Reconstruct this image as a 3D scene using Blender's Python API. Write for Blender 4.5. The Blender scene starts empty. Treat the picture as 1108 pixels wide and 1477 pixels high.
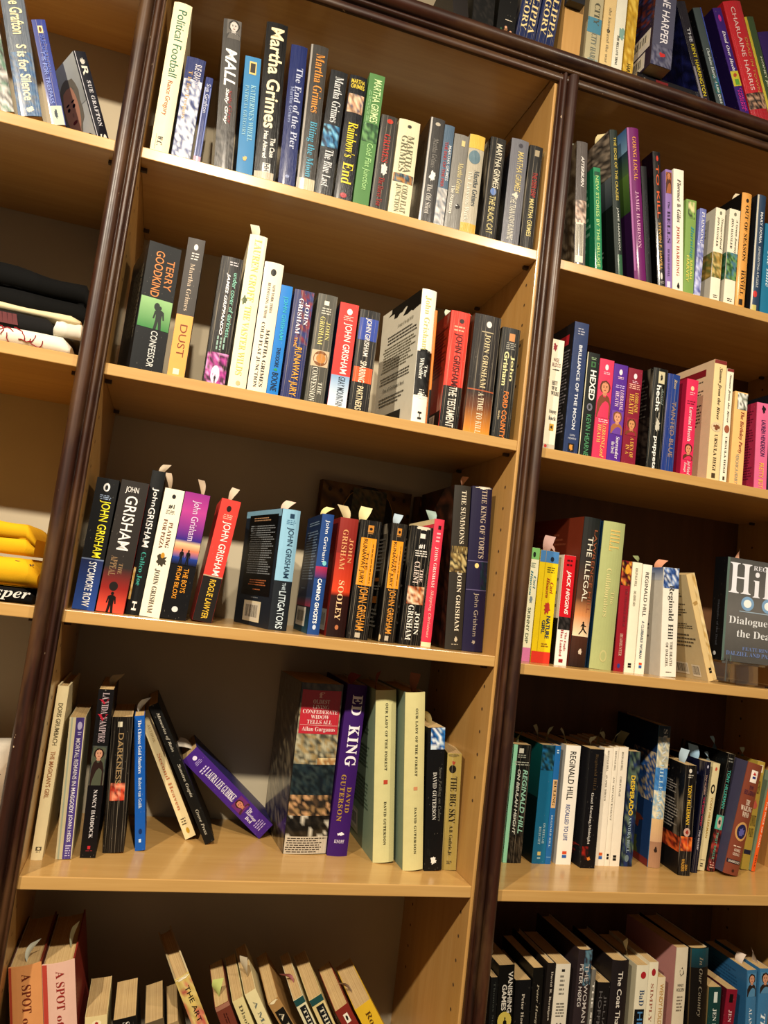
import bpy, bmesh, math, random
from mathutils import Vector, Matrix, Euler

scene = bpy.context.scene
C = scene.collection

# ------------------------------------------------------------------ camera
cam_d = bpy.data.cameras.new('camera')
cam = bpy.data.objects.new('camera', cam_d)
C.objects.link(cam)
cam_d.sensor_fit = 'VERTICAL'
cam_d.sensor_height = 36.0
cam_d.lens = 36.0 * 1114.96 / 1477.0
cam_d.clip_start = 0.01
rt = Vector((0.95329434, -0.27676278, 0.12096393))
up = Vector((-0.14821934, -0.07969983, 0.98573778))
fw = Vector((0.26317472, 0.95762743, 0.116999))
M = Matrix((rt, up, -fw)).transposed().to_4x4()
M.translation = (0.11468, -1.09974, 0.39509)
cam.matrix_world = M
scene.camera = cam

# ------------------------------------------------------------------ world, lamps, exposure
scene.view_settings.view_transform = 'Standard'
scene.view_settings.look = 'None'
scene.view_settings.exposure = -0.25
scene.view_settings.gamma = 1.0
scene.view_settings.use_curve_mapping = False
w = bpy.data.worlds.new('room_light')
scene.world = w
w.use_nodes = True
w.node_tree.nodes['Background'].inputs[0].default_value = (1.0, 0.86, 0.68, 1)
w.node_tree.nodes['Background'].inputs[1].default_value = 0.13
for lx, en in ((-1.0, 250), (0.05, 192), (1.2, 104)):      # row of ceiling spots in front of the shelves
    ld = bpy.data.lights.new('ceiling_spot', 'SPOT')
    ld.energy = en
    ld.color = (1.0, 0.87, 0.69)
    ld.shadow_soft_size = 0.03
    ld.spot_size = math.radians(122); ld.spot_blend = 1.0
    lo = bpy.data.objects.new('ceiling_spot', ld)
    lo.location = (lx, -1.58, 1.73)
    lo.rotation_euler = (Vector((.35 * lx + .25, 0, -.35)) - lo.location).to_track_quat('-Z', 'Y').to_euler()
    C.objects.link(lo)

# ------------------------------------------------------------------ helpers
def lin(h):
    if not isinstance(h, str): return tuple(h)
    v = [int(h[i:i+2], 16) / 255 for i in (1, 3, 5)]
    return tuple((c / 12.92 if c <= .04045 else ((c + .055) / 1.055) ** 2.4) for c in v)

def new_mat(name):
    m = bpy.data.materials.new(name); m.use_nodes = True
    nt = m.node_tree
    b = nt.nodes['Principled BSDF']
    return m, nt, b

def N(nt, t, **kw):
    n = nt.nodes.new(t)
    for k, v in kw.items(): setattr(n, k, v)
    return n

def noise(nt, vec, scale, detail=4, rough=.55):
    n = N(nt, 'ShaderNodeTexNoise'); n.inputs['Scale'].default_value = scale
    n.inputs['Detail'].default_value = detail; n.inputs['Roughness'].default_value = rough
    nt.links.new(vec, n.inputs['Vector']); return n

def mapping(nt, scale, src='Object'):
    tc = N(nt, 'ShaderNodeTexCoord'); mp = N(nt, 'ShaderNodeMapping')
    mp.inputs['Scale'].default_value = scale
    nt.links.new(tc.outputs[src], mp.inputs['Vector']); return mp.outputs['Vector']

def ramp(nt, fac, stops):
    r = N(nt, 'ShaderNodeValToRGB')
    e = r.color_ramp.elements
    while len(e) < len(stops): e.new(.5)
    for i, (p, c) in enumerate(stops):
        e[i].position = p; e[i].color = (*lin(c), 1)
    nt.links.new(fac, r.inputs['Fac']); return r.outputs['Color']

def mixc(nt, fac, a, b, mode='MIX'):
    m = N(nt, 'ShaderNodeMix', data_type='RGBA', blend_type=mode)
    for s, v in (('Factor', fac), ('A', a), ('B', b)):
        i = [q for q in m.inputs if q.name == s and q.enabled][0]
        if hasattr(v, 'is_linked') or hasattr(v, 'links'): nt.links.new(v, i)
        else: i.default_value = v if s == 'Factor' else (*lin(v), 1)
    return [q for q in m.outputs if q.enabled][0]

def bump(nt, b, h, st, dist=.001):
    n = N(nt, 'ShaderNodeBump'); n.inputs['Strength'].default_value = st; n.inputs['Distance'].default_value = dist
    nt.links.new(h, n.inputs['Height']); nt.links.new(n.outputs['Normal'], b.inputs['Normal'])

def wood(name, sc, c1, c2, rough, coat):
    m, nt, b = new_mat(name)
    v = mapping(nt, sc)
    n = noise(nt, v, 1.0, 6, .6)
    n2 = noise(nt, mapping(nt, tuple(s * 4 for s in sc)), 1.0, 3, .5)
    col = ramp(nt, n.outputs['Fac'], [(.3, c1), (.7, c2)])
    col = mixc(nt, .22, col, ramp(nt, n2.outputs['Fac'], [(.35, c1), (.65, c2)]), 'MULTIPLY')
    nt.links.new(col, b.inputs['Base Color'])
    b.inputs['Roughness'].default_value = rough
    b.inputs['Coat Weight'].default_value = coat; b.inputs['Coat Roughness'].default_value = .12
    return m

BEECH_X = wood('beech_laminate_board', (3, 60, 60), '#be9556', '#cda768', .28, .3)
BEECH_Z = wood('beech_laminate_upright', (60, 60, 3), '#ba8e4d', '#c89f60', .36, .2)
BROWN = wood('brown_backboard', (40, 40, 3), '#5c3a1c', '#70492a', .6, 0)
def mahogany():
    m, nt, b = new_mat('worn_mahogany_moulding')
    n = noise(nt, mapping(nt, (70, 70, 4)), 1, 6, .65)
    col = ramp(nt, n.outputs['Fac'], [(.3, '#190c07'), (.7, '#3c1d10')])
    p = noise(nt, mapping(nt, (22, 22, 5)), 1, 5, .6)
    f = ramp(nt, p.outputs['Fac'], [(.47, '#000000'), (.72, '#a8a8a8')])
    col = mixc(nt, f, col, '#7d5a34')
    ch = noise(nt, mapping(nt, (120, 120, 70)), 1, 2, .5)
    fc = ramp(nt, ch.outputs['Fac'], [(.765, '#000000'), (.785, '#ffffff')])
    col = mixc(nt, fc, col, '#c0a585')
    nt.links.new(col, b.inputs['Base Color'])
    b.inputs['Roughness'].default_value = .42; b.inputs['Specular IOR Level'].default_value = .35
    b.inputs['Coat Weight'].default_value = .15; b.inputs['Coat Roughness'].default_value = .25
    bump(nt, b, n.outputs['Fac'], .25, .001)
    return m
MAHOG = mahogany()
def plain(name, c, rough=.5, sc=30, var=.12, coat=0.):
    m, nt, b = new_mat(name)
    n = noise(nt, mapping(nt, (sc,) * 3), 1, 4)
    l = lin(c)
    nt.links.new(ramp(nt, n.outputs['Fac'], [(.3, tuple(x * (1 - var) for x in l)), (.7, tuple(min(1, x * (1 + var)) for x in l))]), b.inputs['Base Color'])
    b.inputs['Roughness'].default_value = rough
    b.inputs['Coat Weight'].default_value = coat
    return m
CREAM = plain('cream_painted_back', '#b2a78e', .75, 6, .06)
HOLE = plain('pin_hole_dark', '#4a3218', .9)
PINM = plain('shelf_pin_metal', '#3a2c1c', .5)

def print_mat(name, rough, coat=0., crease=0., crinkle=0., speck=.0):
    m, nt, b = new_mat(name)
    at = N(nt, 'ShaderNodeAttribute', attribute_name='Col')
    col = at.outputs['Color']
    n = noise(nt, mapping(nt, (60, 60, 60)), 1, 4)
    col = mixc(nt, .16, col, ramp(nt, n.outputs['Fac'], [(.3, '#c8c4bc'), (.7, '#ffffff')]), 'MULTIPLY')
    if speck:
        s = noise(nt, mapping(nt, (420, 420, 160)), 1, 2)
        col = mixc(nt, ramp(nt, s.outputs['Fac'], [(.71, '#000000'), (.76, '#777777')]), col, '#d9d0bc')
    if crease:
        c = noise(nt, mapping(nt, (850, 20, 5)), 1, 3, .6)
        f = ramp(nt, c.outputs['Fac'], [(.575, '#000000'), (.66, '#b8b8b8')])
        col = mixc(nt, f, col, '#b5a78f')
    nt.links.new(col, b.inputs['Base Color'])
    b.inputs['Roughness'].default_value = rough; b.inputs['Specular IOR Level'].default_value = .22
    b.inputs['Coat Weight'].default_value = coat; b.inputs['Coat Roughness'].default_value = .1
    if crinkle:
        k = noise(nt, mapping(nt, (420, 420, 14)), 1, 3, .6)
        bump(nt, b, k.outputs['Fac'], crinkle, .0014)
    return m
PRINT = {'p': print_mat('paperback_cover', .45, .05, speck=1), 'h': print_mat('jacket_cover', .47, .05),
         'c': print_mat('creased_paperback_cover', .42, .08, crease=1, speck=1), 'm': print_mat('clear_film_jacket', .30, 1., crinkle=.8)}
INK = print_mat('printed_ink', .45, .05)
FILMINK = print_mat('printed_ink_under_film', .3, 1., crinkle=.8)
def page_mat():
    m, nt, b = new_mat('book_pages')
    n = noise(nt, mapping(nt, (2600, 3, 3)), 1, 2)
    n2 = noise(nt, mapping(nt, (30, 30, 30)), 1, 3)
    col = ramp(nt, n.outputs['Fac'], [(.3, '#b0925f'), (.7, '#d8bf8f')])
    col = mixc(nt, .4, col, ramp(nt, n2.outputs['Fac'], [(.3, '#b59868'), (.7, '#e6d4aa')]), 'MULTIPLY')
    nt.links.new(col, b.inputs['Base Color']); b.inputs['Roughness'].default_value = .85
    return m
PAGES = page_mat()
def paper_mat():
    m, nt, b = new_mat('thin_paper')
    at = N(nt, 'ShaderNodeAttribute', attribute_name='Col')
    n = noise(nt, mapping(nt, (90, 90, 90)), 1, 3)
    nt.links.new(mixc(nt, .2, at.outputs['Color'], ramp(nt, n.outputs['Fac'], [(.3, '#cccccc'), (.7, '#ffffff')]), 'MULTIPLY'), b.inputs['Base Color'])
    b.inputs['Roughness'].default_value = .8
    return m
PAPER = paper_mat()

def ink(h):
    """printed colours: reflectance of ink on paper, a little deeper than the plain swatch"""
    return tuple(x ** 1.22 for x in lin(h)) if isinstance(h, str) else h

class MB:
    """collects coloured polygons for one mesh"""
    def __init__(s): s.v = []; s.f = []; s.c = []; s.sm = []
    def poly(s, pts, cols, smooth=False):
        i = len(s.v); s.v += [tuple(p) for p in pts]; s.f.append(tuple(range(i, i + len(pts))))
        if not isinstance(cols, list): cols = [cols] * len(pts)
        s.c += cols; s.sm.append(smooth)
    def grid(s, P, cols, smooth=True):          # P[i][j] points, cols[i][j] or one colour
        n, m = len(P), len(P[0]); i0 = len(s.v)
        for r in P: s.v += [tuple(p) for p in r]
        g = (lambda i, j: cols[i][j]) if isinstance(cols, list) else (lambda i, j: cols)
        for i in range(n - 1):
            for j in range(m - 1):
                s.f.append((i0 + i * m + j, i0 + (i + 1) * m + j, i0 + (i + 1) * m + j + 1, i0 + i * m + j + 1))
                s.c += [g(i, j), g(i + 1, j), g(i + 1, j + 1), g(i, j + 1)]; s.sm.append(smooth)
    def box(s, x0, x1, y0, y1, z0, z1, col):
        p = [(x, y, z) for x in (x0, x1) for y in (y0, y1) for z in (z0, z1)]
        for q in ((0, 1, 3, 2), (4, 6, 7, 5), (0, 4, 5, 1), (2, 3, 7, 6), (0, 2, 6, 4), (1, 5, 7, 3)):
            s.poly([p[k] for k in q], col)
    def build(s, name, mat, parent=None, weld=False, bevel=0, normals=False):
        me = bpy.data.meshes.new(name)
        me.from_pydata(s.v, [], s.f)
        at = me.color_attributes.new('Col', 'FLOAT_COLOR', 'CORNER')
        flat = []
        for c in s.c: flat += [c[0], c[1], c[2], 1.0]
        at.data.foreach_set('color', flat)
        me.polygons.foreach_set('use_smooth', s.sm)
        if weld or normals:
            bm = bmesh.new(); bm.from_mesh(me)
            if weld: bmesh.ops.remove_doubles(bm, verts=bm.verts, dist=1e-5)
            bmesh.ops.recalc_face_normals(bm, faces=bm.faces)
            bm.to_mesh(me); bm.free()
        me.materials.append(mat)
        o = bpy.data.objects.new(name, me); C.objects.link(o)
        if parent: o.parent = parent
        if bevel:
            b = o.modifiers.new('bevel', 'BEVEL'); b.width = bevel; b.segments = 2; b.limit_method = 'ANGLE'
        return o

def tag(o, label, cat, group=None):
    o['label'] = label; o['category'] = cat
    if group: o['group'] = group
    return o
def empty(name, loc, rot=(0, 0, 0)):
    o = bpy.data.objects.new(name, None); C.objects.link(o)
    o.empty_display_size = .02; o.location = loc; o.rotation_euler = rot
    return o

# ------------------------------------------------------------------ the bookcase
W = .62; D = .28; TH = .0165; SW = .0354
XB = {'L': (-.6554, -.0354), 'M': (0., .62), 'R': (.66, 1.28)}
SHELF = {'M': (.9912, .6741, .3369, 0., -.362, -.70), 'R': (.9869, .6713, .3303, -.0043, -.341, -.70), 'L': (.9899, .6770, .3373, .003, -.345, -.70)}
FLOOR = -1.04; TOPZ = 1.327; HIGH = 1.72
case = empty('bookcase', (.312, .14, FLOOR))
tag(case, 'tall beech bookcase with dark mahogany mouldings, holding all the rows of books', 'bookcase')
def cpart(mb, name, mat, bevel=0, parent=None, **k):
    o = mb.build(name, mat, None, weld=True, bevel=bevel, **k)
    o.parent = parent or case
    if not parent: o.matrix_parent_inverse = Matrix.Translation(-case.location)
    return o
g = (1, 1, 1)
for bay, (x0, x1) in XB.items():
    for i, z in enumerate(SHELF[bay]):
        mb = MB(); mb.box(x0, x1, 0, D, z - TH, z, g)
        sh = cpart(mb, 'shelf', BEECH_X, .0012)
        mb = MB()                                             # pegs that carry the board
        for px in (x0, x1):
            for py in (.03, .235):
                s = 1 if px == x0 else -1
                mb.box(min(px, px + s * .009), max(px, px + s * .009), py - .003, py + .003, z - TH - .005, z - TH, g)
        p = mb.build('shelf_pin', PINM); p.parent = sh
    mb = MB(); mb.box(x0 - .012, x1 + .012, D, D + .008, FLOOR, HIGH, g)
    cpart(mb, 'back_panel', BROWN if bay == 'R' else CREAM)
    mb = MB(); mb.box(x0, x1, 0, D, 1.303, TOPZ, g)
    cpart(mb, 'top_board', BEECH_X, .001)
def holes(x, s, up, z0, z1):
    mb = MB()
    for py in (.029, .235):
        z = z0
        while z < z1:
            mb.poly([(x + s * .0004, py + .0026 * math.cos(a * .785), z + .0026 * math.sin(a * .785)) for a in range(8)], g)
            z += .0345
    p = mb.build('drilled_pin_hole', HOLE); p.parent = up
for x0, x1 in ((-.0354, 0.), (.62, .66), (1.28, 1.32), (-.69, -.6554)):
    mb = MB(); mb.box(x0, x1, -.0, D, FLOOR, 1.303, g)
    u = cpart(mb, 'upright_panel', BEECH_Z, .0008)
    for s, x in ((-1, x0), (1, x1)):
        for z in (.77, .43, .115, -.22): holes(x, s, u, z, z + .19)
    mb = MB(); mb.box(x0 + (.005 if x0 == .62 else 0), x1, 0, D, TOPZ, HIGH, g)
    cpart(mb, 'upper_upright_panel', BEECH_Z, .0008)
mb = MB(); mb.box(-.69, 1.32, 0, D, HIGH, HIGH + .02, g); cpart(mb, 'crown_board', BEECH_X)
mb = MB(); mb.box(-.69, 1.32, .01, .03, FLOOR, -.72, g); cpart(mb, 'plinth_board', BEECH_X)

def stile_profile(mirror):
    p = [(0, 0)]
    def bead(a, b, h, n=10, base=0.004):
        for k in range(n + 1):
            t = math.pi * k / n
            p.append((a + (b - a) * (1 - math.cos(t)) / 2, base + h * math.sin(t)))
    bead(.0, .56, .011)
    bead(.60, .86, .008, 7)
    bead(.87, 1.0, .004, 5)
    p.append((1, 0))
    if mirror: p = [(1 - a, b) for a, b in reversed(p)]
    return p
for xs, mir in ((-.0355, False), (.6248, True), (1.285, True), (-.69, False)):
    mb = MB(); pr = stile_profile(mir)
    zs = [FLOOR + .0 + k * (1.302 - FLOOR) / 24 for k in range(25)]
    mb.grid([[(xs + a * SW, -.0002 - b, z) for z in zs] for a, b in pr], g)
    cpart(mb, 'stile_moulding', MAHOG)
def cornice():
    p = [(0, 1.288)]                              # (protrusion, z)
    p += [(.006, 1.288), (.008, 1.293), (.0085, 1.299), (.006, 1.3015)]
    for k in range(7): t = math.pi * k / 6; p.append((.009 + .006 * math.sin(t), 1.302 + .0085 * (1 - math.cos(t)) / 2))
    for k in range(13): t = math.pi * k / 12; p.append((.010 + .0145 * math.sin(t), 1.3112 + .024 * (1 - math.cos(t)) / 2))
    p += [(0, 1.335)]
    mb = MB()
    xs = [-.69 + k * 2.01 / 40 for k in range(41)]
    mb.grid([[(x, -b, z) for x in xs] for b, z in p], g)
    o = cpart(mb, 'cornice_moulding', MAHOGX)
def mahog_x():
    m = MAHOG.copy(); m.name = 'worn_mahogany_cornice'
    for n in m.node_tree.nodes:
        if n.type == 'MAPPING':
            s = n.inputs['Scale'].default_value
            n.inputs['Scale'].default_value = (s[2], s[1], s[0])
    return m
MAHOGX = mahog_x()
cornice()

# floor the bookcase stands on
fl = MB(); fl.box(-3, 4, -3.4, .6, FLOOR - .02, FLOOR, g)
fo = fl.build('floor', plain('brown_carpet', '#6b4f34', .95, 60, .2)); fo['kind'] = 'structure'

# ------------------------------------------------------------------ lettering
_cache = {}
_curve = bpy.data.curves.new('lettering_source', 'FONT')
_cobj = bpy.data.objects.new('lettering_source', _curve)
C.objects.link(_cobj)
def _map(t, up0, lo0, dig0=None):
    o = ''
    for ch in t:
        if 'A' <= ch <= 'Z': o += chr(up0 + ord(ch) - 65)
        elif 'a' <= ch <= 'z': o += chr(lo0 + ord(ch) - 97)
        elif dig0 and ch.isdigit(): o += chr(dig0 + ord(ch) - 48)
        else: o += ch
    return o
def glyphs(text, style):
    st = style.replace('H', '') or 's'
    key = (text, st, 'H' in style)
    if key in _cache: return _cache[key]
    off, shear, sp, t = 0., 0., 1., text
    if st == 'S': off = .022
    elif st == 'B': off = .02; shear = .22
    elif st == 'n': off = .006
    elif st == 'f': t = _map(text, 0x1D400, 0x1D41A, 0x1D7CE); off = -.004
    elif st == 'F': t = _map(text, 0x1D400, 0x1D41A, 0x1D7CE); off = .01; sp = 1.15
    elif st == 'i': t = _map(text, 0x1D468, 0x1D482)
    _curve.body = t; _curve.offset = off; _curve.shear = shear; _curve.space_character = sp
    _curve.size = 1.0; _curve.resolution_u = 3; _curve.fill_mode = 'BOTH'
    bpy.context.view_layer.update()
    dg = bpy.context.evaluated_depsgraph_get()
    me = bpy.data.meshes.new_from_object(_cobj.evaluated_get(dg))
    if 'H' not in style and len(me.vertices):
        bm = bmesh.new(); bm.from_mesh(me)
        ys = [v.co.y for v in bm.verts]; lo, hi = min(ys), max(ys)
        for q in (.15, .3, .45, .6, .75, .9):       # cut long strokes so they can follow a rounded spine
            bmesh.ops.bisect_plane(bm, geom=bm.verts[:] + bm.edges[:] + bm.faces[:], plane_co=(0, lo + q * (hi - lo), 0), plane_no=(0, 1, 0), dist=1e-6)
        bm.to_mesh(me); bm.free()
    vs = [(v.co.x, v.co.y) for v in me.vertices]; fs = [tuple(p.vertices) for p in me.polygons]
    bpy.data.meshes.remove(me)
    if vs:
        ax = min(v[0] for v in vs); bx = max(v[0] for v in vs); ay = min(v[1] for v in vs); by = max(v[1] for v in vs)
        vs = [((x - ax) / max(1e-6, bx - ax), (y - ay) / max(1e-6, by - ay)) for x, y in vs]
    _cache[key] = (vs, fs); return _cache[key]

def put_text(mb, fmap, text, t0, t1, u0, u1, col, style, off):
    vs, fs = glyphs(text, style); col = ink(col)
    if 'H' in style: P = [fmap(u0 + x * (u1 - u0), t1 - y * (t1 - t0), off) for x, y in vs]
    else: P = [fmap(u0 + y * (u1 - u0), t0 + x * (t1 - t0), off) for x, y in vs]
    i0 = len(mb.v); mb.v += P
    for f in fs:
        mb.f.append(tuple(i0 + k for k in f)); mb.c += [col] * len(f); mb.sm.append(False)

def shade(c, k): return tuple(max(0, min(1, x * k)) for x in c)

def decorate(pick, A, T, fmap, items, wid, hei, rng, off0=.00025):
    """prints each listed element on a face; wid, hei in metres keep shapes in proportion"""
    mb = None
    def quad(t0, t1, u0, u1, c0, c1, off, nu=5, nt=1):
        P, K = [], []
        for i in range(nu + 1):
            u = u0 + (u1 - u0) * i / nu
            P.append([fmap(u, t0 + (t1 - t0) * j / nt, off) for j in range(nt + 1)])
            K.append([tuple(a + (b - a) * j / nt for a, b in zip(c0, c1)) for j in range(nt + 1)])
        mb.grid(P, K, False)
    def blob(tc, uc, rt_, ru, col, off, n=18, jag=0., ph=0.):
        pts = []
        for k in range(n):
            a = 2 * math.pi * k / n + ph; r = 1 - jag * rng.random()
            pts.append(fmap(max(-.0, min(1.0, uc + ru * r * math.cos(a))), max(0, min(1, tc + rt_ * r * math.sin(a))), off))
        cen = fmap(uc, tc, off)
        for k in range(n): mb.poly([cen, pts[k], pts[(k + 1) % n]], ink(col))
    def shape(pts, t0, t1, u0, u1, col, off):
        mb.poly([fmap(u0 + a * (u1 - u0), t0 + b * (t1 - t0), off) for a, b in pts], ink(col))
    off = off0
    for it in items:
        off += .00005
        k, t0, t1 = it[0], it[1], it[2]
        if k in 'AT':
            put_text(A if k == 'A' else T, fmap, it[1], it[2], it[3], it[4], it[5], it[6], it[7], off + .0002); continue
        mb = pick(k)
        u0, u1 = it[3], it[4]; c = it[5] if len(it) > 5 else None
        if k == 'R': quad(t0, t1, max(0, u0), min(1, u1), ink(c), ink(it[6] if len(it) > 6 else c), off)
        elif k == 'E': blob((t0 + t1) / 2, (u0 + u1) / 2, (t1 - t0) / 2, (u1 - u0) / 2, c, off)
        elif k == 'X':
            blob((t0 + t1) / 2, (u0 + u1) / 2, (t1 - t0) / 2, (u1 - u0) / 2, c, off, 22, .5)
        elif k == 'N':
            r2 = random.Random(it[6] if len(it) > 6 else 1)
            nu = max(2, min(14, int((u1 - u0) * wid / .0035))); nt = max(3, min(26, int((t1 - t0) * hei / .0045)))
            pal = [ink(q) for q in c]
            K = [[shade(pal[int(r2.random() * len(pal)) % len(pal)], .8 + .4 * r2.random()) for j in range(nt + 1)] for i in range(nu + 1)]
            P = [[fmap(max(0, u0) + (min(1, u1) - max(0, u0)) * i / nu, max(0, t0) + (min(1, t1) - max(0, t0)) * j / nt, off) for j in range(nt + 1)] for i in range(nu + 1)]
            mb.grid(P, K, False)
        elif k == 'M':
            n = it[6]; ph = (t1 - t0) / n
            for i in range(n):
                u = u0 + rng.random() * .04; e = u1 - (rng.random() ** 2) * .25 * (u1 - u0)
                while u < e - .01:
                    l = min(e - u, (.0025 + .006 * rng.random()) / wid)
                    quad(t0 + ph * (i + .25), t0 + ph * (i + .68), u, u + l, ink(c), ink(c), off, 1); u += l + .0012 / wid
        elif k == 'V':
            n = it[6]; pu = (u1 - u0) / n
            for i in range(n):
                t = t0 + rng.random() * .02; e = t1 - (rng.random() ** 2) * .3 * (t1 - t0)
                while t < e - .005:
                    l = min(e - t, (.003 + .007 * rng.random()) / hei)
                    quad(t, t + l, u0 + pu * (i + .25), u0 + pu * (i + .7), ink(c), ink(c), off, 1); t += l + .0016 / hei
        elif k == 'K':
            quad(t0, t1, u0, u1, ink('#e3dccb'), ink('#e3dccb'), off, 2)
            u = u0 + .06 * (u1 - u0)
            while u < u1 - .08 * (u1 - u0):
                l = (u1 - u0) * (.012 + .03 * rng.random())
                quad(t0 + .1 * (t1 - t0), t1 - .16 * (t1 - t0), u, u + l, ink('#1a1a1a'), ink('#1a1a1a'), off + .00008, 1)
                u += l + (u1 - u0) * (.015 + .03 * rng.random())
        elif k in ('P', 'PX'):
            skin, hair, bg = it[5], it[6], it[7]
            if k == 'P': quad(t0, t1, u0, u1, ink(bg), ink(bg), off)
            um = (u0 + u1) / 2; du = u1 - u0; dt = t1 - t0
            r = min(.30 * du * wid, .23 * dt * hei); ru, rt2 = r / wid, r / hei      # half width of the face
            th = t0 + min(.42 * dt, 1.75 * rt2)
            blob(th - .15 * rt2, um, 1.6 * rt2, 1.42 * ru, hair, off + .00006, 22, .14)
            s0 = th + .7 * rt2
            shape([(.3, 0), (.7, 0), (.8, 1), (.2, 1)], s0, min(t1, s0 + 1.1 * rt2), um - ru, um + ru, shade(ink(skin), .85), off + .00009)
            wear = shade(ink(hair), 1.8) if k == 'P' else ink(bg)
            n0 = min(t1, s0 + .8 * rt2)
            shape([(.36, .0), (.42, .12), (.58, .12), (.64, .0), (.86, .12), (1, .4), (1, 1), (0, 1), (0, .4), (.14, .12)], n0, t1, u0, u1, wear, off + .00010)
            blob(th, um, 1.28 * rt2, .92 * ru, skin, off + .00016, 22)
            shape([(.0, .5), (.08, .12), (.5, 0), (.92, .12), (1, .5), (.8, .3), (.5, .24), (.2, .3)], th - 1.4 * rt2, th - .1 * rt2, um - ru, um + ru, hair, off + .0002)
            d3 = '#2a1a16'
            for sx in (-.36, .36):
                blob(th - .12 * rt2, um + sx * ru, .10 * rt2, .19 * ru, d3, off + .00022, 8)
                blob(th - .36 * rt2, um + sx * ru, .05 * rt2, .24 * ru, d3, off + .00022, 8)
            blob(th + .26 * rt2, um, .12 * rt2, .12 * ru, shade(ink(skin), .72), off + .00022, 8)
            blob(th + .64 * rt2, um, .09 * rt2, .32 * ru, '#8a4038', off + .00022, 8)
        elif k == 'Y':
            blob(t0 + .09 * (t1 - t0), (u0 + u1) / 2, .085 * (t1 - t0), .13 * (u1 - u0), c, off, 10)
            shape([(.36, .17), (.64, .17), (.82, .24), (.9, .56), (.8, .57), (.72, .36), (.7, .6), (.78, 1), (.58, 1), (.5, .66), (.42, 1), (.22, 1), (.3, .6), (.28, .36), (.2, .57), (.1, .56), (.18, .24)], t0, t1, u0, u1, c, off)
        elif k == 'G':
            blob(t0 + .08 * (t1 - t0), u0 + .42 * (u1 - u0), .08 * (t1 - t0), .1 * (u1 - u0), c, off, 10)
            shape([(.36, .16), (.52, .16), (.62, .3), (.8, .3), (.8, .36), (.58, .37), (.52, .3), (.54, .5), (.72, .66), (1., .84), (.96, .9), (.64, .76), (.46, .6), (.34, .74), (.1, 1.), (.0, .96), (.26, .68), (.36, .5), (.34, .32), (.2, .42), (.16, .37)], t0, t1, u0, u1, c, off)

# ------------------------------------------------------------------ books
def hue_word(h):
    r, gg, b = [int(h[i:i+2], 16) for i in (1, 3, 5)]
    if r > gg + 18 and abs(gg - b) < 22: return 'pinkish'
    if gg >= r - 4 and gg > b + 8: return 'greenish'
    if b > r + 6: return 'bluish'
    return 'cream'

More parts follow.
